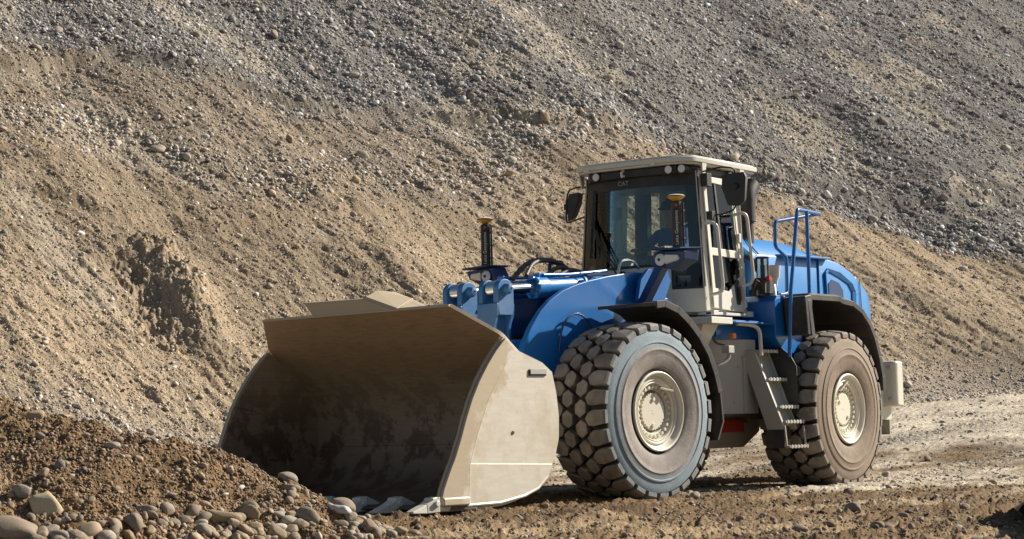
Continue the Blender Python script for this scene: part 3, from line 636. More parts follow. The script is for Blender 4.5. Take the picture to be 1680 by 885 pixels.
#@FRONTFRAME
# lift arms
armp = [(.80, 2.285), (1.04, 2.29), (1.50, 2.225), (1.82, 2.165), (2.02, 2.115), (2.20, 2.055), (2.38, 1.965), (2.54, 1.845), (2.68, 1.69), (2.79, 1.53), (2.90, 1.30), (3.05, .98), (3.28, .62), (3.36, .45), (3.28, .30), (3.12, .30), (3.02, .42), (2.80, .80), (2.5, 1.12), (2.1, 1.42), (1.6, 1.66), (1.1, 1.80), (.80, 1.95), (.70, 2.12)]
m_ = MB(); m_.prism(armp, .565, .63); la = part('lift_arm', m_, 'blue', bevel=.012, **F_)
la2 = la.copy(); COL.objects.link(la2); la2.parent = LD; la2.data = la.data.copy()
for v in la2.data.vertices: v.co.y = -v.co.y
la2.data.flip_normals()
m_ = MB(); m_.cyl((2.45, -.56, 1.45), (2.45, .56, 1.45), .13, 24); m_.box(2.3, 2.6, -.45, .45, 1.28, 1.55); part('arm_cross_tube', m_, 'blue', bevel=.01, **F_)
m_ = MB()
for y in (.50, -.57): m_.prism([(.55, 2.22), (1.05, 2.25), (1.15, 2.10), (1.7, 1.2), (2.15, .95), (2.15, .45), (.35, .45), (.25, 1.1), (.5, 1.5)], y, y + .07)
m_.box(.3, 2.2, -.5, .5, .55, .8); m_.box(.55, 1.1, -.5, .5, .8, 1.9); m_.box(1.5, 1.7, -.5, .5, .8, 1.5)
m_.box(1.9, 2.15, -.5, .5, .5, 1.25)
part('front_frame', m_, 'dark', bevel=.01, **F_)
m_ = MB(); m_.prism([(.72, 1.98), (1.16, 1.98), (1.10, 2.20), (.97, 2.31), (.80, 2.325), (.66, 2.325), (.60, 2.2)], .70, .745)
m_.cyl((.86, .74, 2.22), (.86, .76, 2.22), .012, 8); m_.cyl((.78, .74, 2.23), (.78, .76, 2.23), .012, 8)
m_.box(.55, 1.05, .63, .71, 1.95, 2.02)
part('lamp_bracket', m_, 'blue', bevel=.006, **F_)
m_ = MB(); m_.cyl((1.775, -.85, .83), (1.775, .85, .83), .17, 24); m_.lathe([(.05, -.2), (.28, -.1), (.28, .1), (.05, .2)], (1.775, 0, .83)); part('front_axle', m_, 'dark', bevel=0, **F_)
m_ = MB(); m_.cyl((-1.775, -.85, .83), (-1.775, .85, .83), .17, 24); part('rear_axle', m_, 'dark', LD, bevel=0)
# lift cylinders
for sy in (1, -1):
    m_ = MB(); m_.cyl((.7, sy * .40, .85), (1.9, sy * .40, 1.25), .085, 20); m_.cyl((1.9, sy * .40, 1.25), (2.5, sy * .42, 1.42), .045, 14); part('lift_cylinder', m_, 'darkblue', bevel=0, **F_)
# tilt levers and cylinders, side by side
for sy in (1, -1):
    yc = sy * .245; m_ = MB()
    px_, pz_ = 2.77, 2.065
    for y0, y1 in ((yc - .135, yc - .075), (yc + .065, yc + .135)):
        prof = [(px_ - .115 + 0, pz_ - .17)] + [(px_ + .115 * math.cos(a_), pz_ + .10 * math.sin(a_)) for a_ in np.linspace(math.pi, 0, 11)] + [(px_ + .115, pz_ - .17), (px_ + .10, pz_ - .26), (px_ - .09, pz_ - .26)]
        m_.prism(prof, y0, y1)
    m_.prism([(px_ - .10, pz_ - .15), (px_ + .12, pz_ - .15), (px_ + .10, pz_ - .34), (px_ + .13, pz_ - .62), (px_ + .2, 1.05), (px_ + .28, .80), (px_ + .1, .78), (px_ - .05, 1.1), (px_ - .09, pz_ - .62), (px_ - .075, pz_ - .34)], yc - .045, yc + .045)
    # flanges: wide at the clevis, waist, then wide again
    for xx in (px_ + .115, px_ - .10):
        ff = [(-.135, pz_ - .14), (.135, pz_ - .14), (.13, pz_ - .25), (.085, pz_ - .36), (.085, pz_ - .5), (.115, pz_ - .72), (.13, 1.0), (-.13, 1.0), (-.115, pz_ - .72), (-.085, pz_ - .5), (-.085, pz_ - .36), (-.13, pz_ - .25)]
        m_.prism_x([(yc + a_, z) for a_, z in ff], xx - .022, xx + .022)
    m_.cyl((px_, yc - .17, pz_), (px_, yc + .17, pz_), .055, 24)
    lv = part('tilt_lever', m_, 'castblue', bevel=.010, **F_)
    m_ = MB(); m_.lathe([(.055, -.0), (.04, .035), (.012, .04), (.012, .03), (.0, .03)], (px_, yc + .168, pz_), n=20); part('pivot_pin', m_, 'castblue', lv, bevel=.002)
    m_ = MB(); a_ = Vector((px_, yc, pz_)); e_ = Vector((2.22, yc, 2.105)); g_ = Vector((.9, yc, 2.20))
    m_.cyl(e_, g_, .092, 32); m_.cyl(e_ + (e_ - g_).normalized() * .0, e_ + (g_ - e_).normalized() * .16, .112, 24); m_.cyl(e_ + (g_ - e_) * .55, e_ + (g_ - e_) * .58, .104, 24)
    for k in range(6):
        th = k * math.pi / 3 + .3; o3 = Vector((0, math.cos(th), math.sin(th))) * .098; m_.cyl(e_ + o3 + Vector((.03, 0, 0)), e_ + o3, .017, 8)
    m_.bar(e_ + Vector((-.05, 0, .12)), e_ + Vector((-.16, 0, .12)), .09, .06); m_.tube([e_ + Vector((-.1, .05, .13)), e_ + Vector((-.5, .07, .15)), g_ + Vector((.2, .05, .12))], .018, 8)
    tc = part('tilt_cylinder', m_, 'litblue', bevel=.003, **F_)
    m_ = MB(); m_.cyl(a_ + Vector((-.09, 0, .008)), e_, .052, 28); m_.cyl(a_ + Vector((0, -.062, 0)), a_ + Vector((0, .062, 0)), .09, 24)
    rod = part('rod', m_, None, tc, bevel=0, mats=['chrome']); 
# hydraulic hoses, black, arching over behind the cylinders
hs = [([(2.15, .10, 2.24), (1.95, .02, 2.40), (1.55, -.05, 2.44), (1.25, -.10, 2.36), (1.0, -.1, 2.15)], .022),
      ([(2.12, -.12, 2.22), (1.80, -.18, 2.43), (1.40, -.2, 2.46), (1.1, -.2, 2.34), (.95, -.2, 2.1)], .026), ([(1.75, .02, 2.26), (1.55, .0, 2.37), (1.30, -.02, 2.34), (1.15, 0, 2.2)], .024), ([(1.65, .1, 2.26), (1.45, .1, 2.34), (1.25, .1, 2.30), (1.1, .1, 2.18)], .022)]
for P_, r_ in hs: m_ = MB(); m_.tube(P_, r_, 10, rnd=.25); part('hose', m_, 'hose', bevel=0, **F_)
m_ = MB(); m_.tube([(1.32, -.30, 2.20), (1.34, -.30, 2.43), (1.10, -.32, 2.46), (1.08, -.32, 2.20)], .020, 8, rnd=.05); part('lifting_loop', m_, 'darkblue', bevel=0, **F_)
m_ = MB(); m_.bar((.95, -.30, 2.2), (.95, -.30, 2.40), .05, .05); m_.box(.85, 1.6, -.42, .42, 2.10, 2.20); m_.box(.55, 1.0, -.35, .35, 2.18, 2.27); part('crossbar', m_, 'blue', bevel=.01, **F_)
m_ = MB(); m_.tube([(1.30, .60, 2.235), (1.22, .58, 2.41), (1.00, .56, 2.42), (.90, .56, 2.33)], .014, 8, rnd=.12); part('grease_line', m_, 'chrome', bevel=0, **F_)
m_ = MB(); m_.tube([(2.30, .645, 1.45), (2.28, .67, 1.72), (2.10, .69, 1.84), (1.90, .68, 1.78), (1.78, .67, 1.60)], .011, 8, rnd=.15); part('grease_line', m_, 'darkblue', bevel=0, **F_)
# front fenders
for sy in (1, -1):
    fl = [(1.76, 1.90), (1.62, 1.915), (1.40, 1.855), (1.22, 1.745), (1.05, 1.60), (.90, 1.42), (.80, 1.22), (.735, 1.02)]
    m_ = MB(); y0, y1 = (.70, 1.44)
    def lay(P_, d):
        out = []
        for i, (x, z) in enumerate(P_):
            a = np.array(P_[max(i - 1, 0)]); c = np.array(P_[min(i + 1, len(P_) - 1)]); tt = (c - a) / np.linalg.norm(c - a); out.append((x + tt[1] * d, z - tt[0] * d))
        return out
    up = lay(fl, -.0); dn = lay(fl, -.035)
    strip = [(p1, p2) for p1, p2 in zip(up, dn)]
    poly = up + dn[::-1]
    for i in range(len(fl) - 1):
        m_.hull8([(up[i][0], sy * y0, up[i][1]), (up[i][0], sy * y1, up[i][1]), (dn[i][0], sy * y1, dn[i][1]), (dn[i][0], sy * y0, dn[i][1])], [(up[i + 1][0], sy * y0, up[i + 1][1]), (up[i + 1][0], sy * y1, up[i + 1][1]), (dn[i + 1][0], sy * y1, dn[i + 1][1]), (dn[i + 1][0], sy * y0, dn[i + 1][1])])
        l1, l2 = lay(fl, .012)[i], lay(fl, .012)[i + 1]; k1, k2 = lay(fl, -.06)[i], lay(fl, -.06)[i + 1]
        m_.hull8([(l1[0], sy * (y1 - .001), l1[1]), (l1[0], sy * (y1 + .02), l1[1]), (k1[0], sy * (y1 + .02), k1[1]), (k1[0], sy * (y1 - .001), k1[1])], [(l2[0], sy * (y1 - .001), l2[1]), (l2[0], sy * (y1 + .02), l2[1]), (k2[0], sy * (y1 + .02), k2[1]), (k2[0], sy * (y1 - .001), k2[1])])
    fd = part('front_fender', m_, 'fender', bevel=.004, **F_)
    m_ = MB(); m_.hull8([(.735, sy * .72, 1.02), (.735, sy * 1.45, 1.02), (.70, sy * 1.45, .72), (.80, sy * 1.45, .53), (.80, sy * .75, .53), (.70, sy * .72, .72)], [(.76, sy * .72, 1.02), (.76, sy * 1.45, 1.02), (.725, sy * 1.45, .72), (.825, sy * 1.45, .53), (.825, sy * .75, .53), (.725, sy * .72, .72)])
    part('mud_flap', m_, 'creamlow' if False else 'fender', fd, bevel=.004)
# headlamp arms with lamp housings and satellite antennas
for sy in (1, -1):
    m_ = MB(); m_.bar((1.08, sy * .74, 1.93), (1.24, sy * 1.16, 2.34), .09, .11, up=(1, 0, 0)); arm = part('lamp_arm', m_, 'darkblue', bevel=.008, **F_)
    m_ = MB()
    c0 = [(1.12, sy * 1.04, 2.30), (1.12, sy * 1.12, 2.455), (1.12, sy * 1.52, 2.44), (1.12, sy * 1.50, 2.33), (1.12, sy * 1.30, 2.235)]
    c1 = [(1.34, sy * 1.06, 2.31), (1.35, sy * 1.12, 2.445), (1.35, sy * 1.50, 2.425), (1.33, sy * 1.48, 2.345), (1.33, sy * 1.30, 2.255)]
    m_.hull8(c0, c1)
    v5 = [(1.10, sy * 1.09, 2.458), (1.42, sy * 1.12, 2.452), (1.42, sy * 1.50, 2.435), (1.10, sy * 1.54, 2.452)]; m_.hull8(v5, [(x, y, z + .022) for x, y, z in v5])
    hs_ = part('lamp_housing', m_, 'darkblue', arm, bevel=.014)
    m_ = MB()
    prof = [(0, .030), (.035, .027), (.06, .016), (.068, 0), (.068, -.01)]
    n_ = 24; vs = []
    for r_, h in prof:
        for k in range(n_): a_ = 2 * math.pi * k / n_; vs.append((1.345 + h, sy * 1.20 + r_ * 1.05 * math.cos(a_), 2.355 + r_ * math.sin(a_)))
    m_.add(vs, [(i * n_ + k, (i + 1) * n_ + k, (i + 1) * n_ + (k + 1) % n_, i * n_ + (k + 1) % n_) for i in range(4) for k in range(n_)])
    hl = part('headlight', m_, 'lamp', arm, bevel=0); m_ = MB(); m_.tube([(1.350, sy * 1.20 + .072 * math.cos(a_), 2.355 + .070 * math.sin(a_)) for a_ in np.linspace(0, 2 * math.pi, 25)], .008, 6); m_.bar((1.376, sy * 1.20, 2.30), (1.376, sy * 1.20, 2.41), .010, .006); m_.cyl((1.36, sy * 1.20, 2.355), (1.382, sy * 1.20, 2.355), .016, 12); part('lamp_bezel', m_, 'dark', arm, bevel=0)
    m_ = MB(); m_.hull8([(1.34, sy * 1.268, 2.41), (1.34, sy * 1.42, 2.395), (1.34, sy * 1.44, 2.36), (1.34, sy * 1.42, 2.335), (1.34, sy * 1.268, 2.30)], [(1.375, sy * 1.268, 2.40), (1.365, sy * 1.42, 2.39), (1.36, sy * 1.435, 2.36), (1.365, sy * 1.42, 2.34), (1.375, sy * 1.268, 2.31)]); part('indicator', m_, 'lamp', arm, bevel=.006)
    m_ = MB(); mx_, my_ = 1.22, sy * 1.32
    m_.tube([(mx_, my_, 2.475), (mx_, my_, 2.935)], .052, 28); m_.tube([(mx_ - .03, my_ + .06, 2.475), (mx_ - .03, my_ + .06, 2.925), (mx_ - .02, my_ + .03, 2.94)], .011, 8); m_.cyl((mx_, my_, 2.93), (mx_, my_, 2.95), .03, 16)
    for z in (2.56, 2.70, 2.84): m_.box(mx_ - .045, mx_ - .015, my_ + .045, my_ + .075, z, z + .012)
    mast = part('antenna_mast', m_, 'black', bevel=.002, **F_)
    m_ = MB(); m_.lathe([(.0, 2.945), (.035, 2.95), (.075, 2.975), (.090, 2.990)], (mx_, my_, 0), 'z', 40, 0); m_.lathe([(.090, 2.990), (.092, 2.996), (.088, 3.002)], (mx_, my_, 0), 'z', 40, 1, cap=False); m_.lathe([(.088, 3.002), (.07, 3.010), (.035, 3.016), (0, 3.018)], (mx_, my_, 0), 'z', 40, 2)
    part('satellite_antenna', m_, None, mast, bevel=0, mats=['yellow', 'black', 'white'], smooth=50)
    # lettering up the mast, facing forward and outward
    fx, fy = math.cos(.62), math.sin(.62)
    text_mesh('Leica Geosystems', .048, 'letter', 'mast_lettering', mast, (mx_ + .0535 * fx, my_ + .0535 * fy, 2.50), (0, 0, 1), (fy, -fx, 0), .001)
    m_ = MB(); m_.lathe([(.0, 0), (.0145, 0), (.0145, .003), (0, .003)], (0, 0, 0), 'y', 16); em = part('mast_emblem', m_, 'lettered', mast, bevel=0)
    em.location = (mx_ + .053 * fx, my_ + .053 * fy, 2.90); em.rotation_euler.z = .62 - math.pi / 2
#@CAB
# cab: outline at the waist, tapering towards the roof
def ring(z):
    k = (z - 1.88) / (3.46 - 1.88); w = .825 - .105 * k; xf = .19 - .05 * k
    return w, xf
def cabpt(y_frac, z, front_bulge=.16):
    w, xf = ring(z); y = y_frac * w; return (xf + front_bulge * (1 - y_frac * y_frac), y, z)
cab = MB()
w0, x0 = ring(1.9); w1, x1 = ring(3.42)
for sy in (1, -1):
    cab.hull8([(x0 - .02, sy * (w0 - .07), 1.90), (x0 + .02, sy * (w0 - .02), 1.90), (x0 - .04, sy * w0, 1.90), (x0 - .09, sy * (w0 - .0), 1.90), (x0 - .09, sy * (w0 - .07), 1.90)], [(x1 - .02, sy * (w1 - .07), 3.42), (x1 + .02, sy * (w1 - .02), 3.42), (x1 - .04, sy * w1, 3.42), (x1 - .09, sy * w1, 3.42), (x1 - .09, sy * (w1 - .07), 3.42)])
    cab.hull8([(-.56, sy * (w0 - .08), 1.90), (-.56, sy * w0, 1.90), (-.64, sy * w0, 1.90), (-.64, sy * (w0 - .08), 1.90)], [(-.50, sy * (w1 - .08), 3.42), (-.50, sy * w1, 3.42), (-.58, sy * w1, 3.42), (-.58, sy * (w1 - .08), 3.42)])
    cab.bar((-1.12, sy * .50, 1.9), (-1.08, sy * .47, 3.42), .09, .09)
    cab.hull8([(-.64, sy * w0, 1.88), (-.64, sy * (w0 - .04), 1.88), (-1.12, sy * .50, 1.88), (-1.12, sy * .54, 1.88)], [(-.64, sy * (w0 - .03), 2.42), (-.64, sy * (w0 - .07), 2.42), (-1.12, sy * .48, 2.42), (-1.12, sy * .52, 2.42)])
    cab.hull8([(-.58, sy * (w1 + .0), 3.36), (-.58, sy * (w1 - .04), 3.36), (-1.08, sy * .46, 3.36), (-1.08, sy * .50, 3.36)], [(-.58, sy * w1, 3.46), (-.58, sy * (w1 - .04), 3.46), (-1.08, sy * .46, 3.46), (-1.08, sy * .50, 3.46)])
cab.box(-1.16, -1.08, -.54, .54, 1.88, 2.5); cab.box(-1.12, -1.05, -.5, .5, 3.3, 3.46)
cab.box(-1.1, x0 - .05, -.78, .78, 1.86, 1.94)
# far side lower panel
cab.hull8([(x0 - .08, -w0 + .04, 1.9), (-.58, -w0 + .04, 1.9), (-.58, -w0 + .0, 1.9), (x0 - .08, -w0, 1.9)], [(x0 - .09, -.745, 2.5), (-.57, -.745, 2.5), (-.57, -.785, 2.5), (x0 - .09, -.785, 2.5)])
CB = part('cab', cab, 'cream', LD, bevel=.010)
def front_sheet(zlo, zhi, y0f, y1f, off=0.0, n=14, th=.02):
    m = MB(); vs = []
    for d in (off, off - th):
        for z in (zlo, zhi):
            for k in range(n + 1):
                f = y0f + (y1f - y0f) * k / n; p = cabpt(f, z); vs.append((p[0] + d, p[1], p[2]))
    N1 = n + 1
    fs = [(k, k + 1, N1 + k + 1, N1 + k) for k in range(n)] + [(2 * N1 + k, 3 * N1 + k, 3 * N1 + k + 1, 2 * N1 + k + 1) for k in range(n)]
    fs += [(k, 2 * N1 + k, 2 * N1 + k + 1, k + 1) for k in range(n)] + [(N1 + k, N1 + k + 1, 3 * N1 + k + 1, 3 * N1 + k) for k in range(n)] + [(0, N1, 3 * N1, 2 * N1), (n, 2 * N1 + n, 3 * N1 + n, N1 + n)]
    return m.add(vs, fs)
m_ = front_sheet(1.89, 2.405, -.985, .56, th=.03); m2 = front_sheet(1.89, 2.155, .56, .985, th=.03); m_.add(m2.v, m2.f); part('front_panel', m_, 'cream', CB, bevel=.004)
m_ = front_sheet(2.41, 3.40, -.97, .97, off=-.004, th=.006); part('windscreen', m_, 'glass', CB, bevel=0)
m_ = front_sheet(2.16, 2.41, .565, .97, off=-.004, th=.006); part('lower_window', m_, 'darkglass', CB, bevel=0)
# dark ceramic borders of the glass
m_ = MB()
for f0, f1, z0, z1 in ((.955, .99, 2.16, 3.42), (-.99, -.95, 2.41, 3.42), (-.98, .98, 3.27, 3.44), (-.97, .6, 2.395, 2.425), (.555, .575, 2.15, 2.41), (.56, .97, 2.14, 2.165)):
    q_ = front_sheet(z0, z1, f0, f1, off=.003, th=.018); m_.add(q_.v, q_.f)
q_ = front_sheet(2.6, 3.42, .80, .96, off=-.015, th=.012)
m_.add(q_.v, q_.f); q_ = front_sheet(2.16, 2.8, .80, .96, off=-.015, th=.012); m_.add(q_.v, q_.f)
part('glass_border', m_, 'black', CB, bevel=0)
# door on the near side
def sidept(x, z, off=0.0, sy=1): w, xf = ring(z); return (x, sy * (w + off), z)
def sidepoly(pts, o0, o1, sy=1, m=None): m = m or MB(); return m.hull8([sidept(x, z, o0, sy) for x, z in pts], [sidept(x, z, o1, sy) for x, z in pts])
m_ = MB()
sidepoly([(.105, 1.93), (.105, 2.16), (.02, 2.15), (-.28, 2.12), (-.55, 2.30), (-.575, 2.30), (-.60, 1.90)], -.01, .012, 1, m_)
sidepoly([(.10, 1.93), (.10, 3.36), (.035, 3.36), (.035, 1.93)], .013, .028, 1, m_)
sidepoly([(-.555, 1.93), (-.52, 3.30), (-.565, 3.30), (-.60, 1.93)], .013, .028, 1, m_)
sidepoly([(.03, 2.585), (-.56, 2.575), (-.56, 2.49), (.03, 2.50)], -.01, .02, 1, m_)
sidepoly([(.03, 3.30), (-.54, 3.28), (-.54, 3.36), (.03, 3.36)], -.01, .02, 1, m_)
dr = part('cab_door', m_, 'cream', LD, bevel=.006)
m_ = sidepoly([(.04, 2.585), (.04, 3.30), (-.53, 3.28), (-.55, 2.575)], -.004, .001); part('door_window', m_, 'glass', dr, bevel=0)
m_ = sidepoly([(.04, 2.14), (.04, 2.50), (-.555, 2.49), (-.565, 2.29), (-.28, 2.11)], -.004, .001); part('door_window', m_, 'darkglass', dr, bevel=0)
m_ = sidepoly([(-.19, 2.59), (-.155, 3.29), (-.19, 3.29), (-.225, 2.59)], .0, .012); part('window_divider', m_, 'black', dr, bevel=0)
m_ = sidepoly([(-.42, 1.98), (-.40, 2.20), (-.46, 2.26), (-.52, 2.25), (-.54, 2.05), (-.50, 1.98)], .0, .016); m_ = sidepoly([(-.46, 2.03), (-.455, 2.17), (-.49, 2.17), (-.495, 2.03)], .017, .04, 1, m_); part('door_handle', m_, 'black', dr, bevel=.006)
# far side and rear windows
m_ = sidepoly([(x1 - .1, 2.52), (x1 - .12, 3.35), (-.70, 3.35), (-.72, 2.52)], -.02, -.014, -1); part('side_window', m_, 'glass', CB, bevel=0)
m_ = sidepoly([(.0, 2.5), (.0, 3.38), (-.06, 3.38), (-.06, 2.5)], -.03, -.008, -1); m_ = sidepoly([(x1 - .1, 2.47), (x1 - .1, 2.53), (-.56, 2.53), (-.56, 2.47)], -.03, -.008, -1, m_)
m_ = sidepoly([(x1 - .1, 3.28), (x1 - .1, 3.40), (-.56, 3.40), (-.56, 3.28)], -.03, -.008, -1, m_); part('window_frame', m_, 'black', CB, bevel=0)
m_ = MB(); m_.bar((-.86, -.64, 1.95), (-.86, -.60, 3.38), .17, .10, up=(1, 0, 0)); part('rear_pillar', m_, 'black', CB, bevel=.01)
m_ = MB(); m_.box(-1.11, -1.105, -.45, .45, 2.5, 3.32); part('rear_window', m_, 'glass', CB, bevel=0)
m_ = MB(); m_.box(-1.10, -1.06, -.47, .47, 3.18, 3.36); m_.box(-1.10, -1.07, -.08, -.03, 2.5, 3.3); part('rear_window_frame', m_, 'black', CB, bevel=0)
# roof canopy
m_ = MB(); pl_ = [(.40, -.60), (.415, -.3), (.42, 0), (.415, .3), (.395, .58), (.33, .70), (.22, .76), (-1.10, .76), (-1.14, .70), (-1.14, -.70), (-1.10, -.76), (.22, -.76), (.34, -.71)]
m_.prism_z(pl_, 3.500, 3.552); m_.prism_z([(x * .97 - .01, y * .96) for x, y in pl_], 3.552, 3.572); m_.prism_z([(x * .97 - .01, y * .97) for x, y in pl_], 3.476, 3.500)
rf = part('cab_roof', m_, 'cream', CB, bevel=.007)
for x, sy in ((.10, 1), (-.72, 1), (.24, -1)):
    m_ = MB(); m_.hull8([(x, sy * .735, 3.50), (x - .10, sy * .735, 3.50), (x - .07, sy * .725, 3.34), (x - .03, sy * .725, 3.34)], [(x, sy * .755, 3.50), (x - .10, sy * .755, 3.50), (x - .07, sy * .742, 3.34), (x - .03, sy * .742, 3.34)]); part('roof_bracket', m_, 'cream', rf, bevel=.003)
m_ = MB(); m_.prism_z([(.34, -.55), (.36, 0), (.34, .55), (.16, .68), (-1.05, .66), (-1.05, -.66), (.16, -.68)], 3.38, 3.474); m_.box(-.55, .16, -.62, .62, 3.30, 3.385); part('headliner', m_, 'black', CB, bevel=.02)
for y in (-.44, .485, .63):
    m_ = MB(); xx = .375 - .10 * (y / .76) ** 4
    m_.tube([(xx - .08, y, 3.425), (xx, y, 3.425)], .050, 20); wl = part('work_light', m_, 'black', rf, bevel=.004)
    m_ = MB(); m_.tube([(xx, y, 3.425), (xx + .008, y, 3.425), (xx + .014, y, 3.425)], [.043, .040, .012], 20); part('lamp_lens', m_, 'white', rf, bevel=0)
m_ = MB(); m_.tube([(.40, -.06, 3.46), (.44, -.06, 3.43), (.43, -.06, 3.39), (.39, -.06, 3.40)], .014, 8); part('lifting_hook', m_, 'cream', rf, bevel=0)
for y in (-.52, .33): m_ = MB(); m_.bar((.42, y - .03, 3.492), (.42, y + .03, 3.492), .014, .02); part('roof_marker', m_, 'white', rf, bevel=.002)
text_mesh('CAT', .070, 'trim', 'visor_lettering', CB, (.345, -.17, 3.325), (0, 1, 0), (0, 0, 1), .001)
# cab interior
m_ = MB(); m_.prism([(-.66, 2.25), (-.20, 2.25), (-.20, 2.33), (-.60, 2.35)], -.24, .24); m_.hull8([(-.58, -.23, 2.32), (-.58, .23, 2.32), (-.68, .23, 2.30), (-.68, -.23, 2.30)], [(-.70, -.20, 2.95), (-.70, .20, 2.95), (-.80, .20, 2.95), (-.80, -.20, 2.95)]); m_.box(-.80, -.70, -.12, .12, 2.97, 3.16); m_.box(-.60, -.25, -.18, .18, 1.94, 2.26); seat = part('driver_seat', m_, 'seat', LD, bevel=.03)
m_ = MB(); m_.box(-.65, -.10, -.52, -.30, 1.94, 2.55); m_.box(.0, .20, -.60, -.22, 1.94, 2.57); m_.hull8([(.02, -.66, 2.42), (.02, -.12, 2.42), (.24, -.12, 2.42), (.24, -.66, 2.42)], [(.0, -.62, 2.56), (.0, -.17, 2.56), (.17, -.17, 2.60), (.17, -.62, 2.60)]); part('console', m_, 'trim', CB, bevel=.03)
m_ = MB(); c_ = Vector((.0, .02, 2.54)); m_.tube([c_ + Vector((.09 * math.cos(a_) * .9, .20 * math.sin(a_), .10 * math.cos(a_))) for a_ in np.linspace(0, 2 * math.pi, 25)], .016, 8); m_.tube([c_, (.14, .02, 2.1)], .035, 10); m_.bar(c_ + Vector((0, -.19, 0)), c_ + Vector((0, .19, 0)), .03, .02); part('steering_wheel', m_, 'black', CB, bevel=0)
m_ = MB(); m_.box(-.05, -.02, -.52, -.38, 2.98, 3.12); m_.tube([(-.03, -.45, 3.10), (0, -.50, 3.34)], .012, 6); m_.box(.05, .09, -.66, -.58, 2.72, 2.95); part('monitor', m_, 'black', CB, bevel=.008)
# wiper
m_ = MB(); m_.tube([(.245, -.47, 2.43), (.275, -.50, 2.70), (.255, -.56, 2.98)], .012, 8); m_.bar((.262, -.60, 2.55), (.23, -.55, 3.30), .018, .03); m_.tube([(.36, -.22, 2.36), (.345, -.40, 2.62), (.27, -.56, 2.92)], .010, 8); m_.tube([(.37, -.15, 2.34), (.36, -.35, 2.60), (.28, -.54, 2.90)], .010, 8); m_.box(.30, .36, -.22, -.12, 2.30, 2.37); part('wiper', m_, 'black', CB, bevel=0)
# mirrors
m_ = MB(); m_.tube([(.10, .76, 3.40), (.10, .98, 3.43), (-.02, 1.08, 3.42), (-.06, 1.08, 3.28)], .010, 8, rnd=.05); m_.tube([(.04, .80, 2.93), (.0, .9, 2.93), (-.03, 1.06, 2.97), (-.06, 1.08, 3.10)], .010, 8, rnd=.05); m_.box(.02, .12, .74, .82, 3.24, 3.38); m_.box(.02, .09, .77, .85, 2.88, 2.97)
mr = part('mirror_arm', m_, 'black', LD, bevel=.003)
m_ = MB(); m_.hull8([(.0, .93, 3.36), (.0, 1.20, 3.37), (.0, 1.225, 3.31), (.0, 1.20, 3.05), (.0, 1.13, 3.00), (.0, .99, 3.02), (.0, .92, 3.22)], [(-.08, .95, 3.35), (-.08, 1.19, 3.355), (-.08, 1.21, 3.30), (-.08, 1.18, 3.07), (-.08, 1.12, 3.03), (-.08, 1.00, 3.04), (-.08, .94, 3.22)]); m_.cyl((0, 1.10, 3.22), (.03, 1.10, 3.22), .035, 16); part('mirror', m_, 'black', mr, bevel=.014)
m_ = MB(); m_.tube([(.12, -.74, 3.36), (.10, -.85, 3.38), (.05, -1.02, 3.36), (.05, -1.05, 3.25), (.05, -1.06, 3.00), (.09, -1.0, 2.99), (.14, -.76, 3.03)], .010, 8, rnd=.06)
mr = part('mirror_arm', m_, 'black', LD, bevel=0)
m_ = MB(); m_.hull8([(.05, -1.02, 3.32), (.05, -.88, 3.33), (.05, -.90, 3.20), (.05, -.98, 3.03), (.05, -1.04, 3.01), (.05, -1.06, 3.20)], [(-.06, -1.02, 3.31), (-.06, -.89, 3.32), (-.06, -.91, 3.20), (-.06, -.99, 3.05), (-.06, -1.03, 3.03), (-.06, -1.05, 3.20)]); m_.box(-.01, .06, -1.09, -1.04, 3.14, 3.21); part('mirror', m_, 'black', mr, bevel=.012)
# cab grab rails
m_ = MB(); m_.tube([(.16, .79, 2.83), (.17, .90, 2.84), (.13, .93, 2.80), (.09, .96, 2.15), (.09, .94, 2.09), (.14, .84, 2.07)], .018, 10, rnd=.05); part('grab_rail', m_, 'cream', CB, bevel=0)
m_ = MB(); m_.tube([(-.50, .77, 2.97), (-.50, .90, 2.99), (-.53, .93, 2.95), (-.60, .95, 2.28), (-.58, .93, 2.21), (-.54, .83, 2.19)], .018, 10, rnd=.05); part('grab_rail', m_, 'cream', CB, bevel=0)
for z in (2.33, 2.72, 2.0): m_ = MB(); m_.box(-.60, -.55, ring(z)[0] + .0, ring(z)[0] + .045, z - .05, z + .05); part('hinge', m_, 'cream', dr, bevel=.008)
# under the cab: sill and rubber mounts
m_ = MB(); m_.box(-.62, .20, .70, .865, 1.855, 1.885); m_.box(-.66, -.58, .78, .90, 1.85, 1.91); m_.box(.10, .20, .80, .90, 1.85, 1.90); part('cab_sill', m_, 'cream', LD, bevel=.004)
m_ = MB(); m_.box(-.9, .25, -.7, .72, 1.62, 1.852); part('cab_base', m_, 'dark', LD, bevel=.01)
m_ = MB(); m_.hull8([(.60, .55, 1.74), (.60, 1.10, 1.74), (.16, 1.10, 1.74), (.16, .55, 1.74)], [(.60, .55, 1.81), (.60, 1.10, 1.81), (.16, 1.10, 1.81), (.16, .55, 1.81)]); m_.hull8([(.52, .60, 1.74), (.52, .95, 1.74), (.20, .95, 1.74), (.20, .60, 1.74)], [(.40, .60, 1.48), (.40, .80, 1.48), (.22, .80, 1.48), (.22, .60, 1.48)]); part('mounting_bracket', m_, 'cream', LD, bevel=.006)
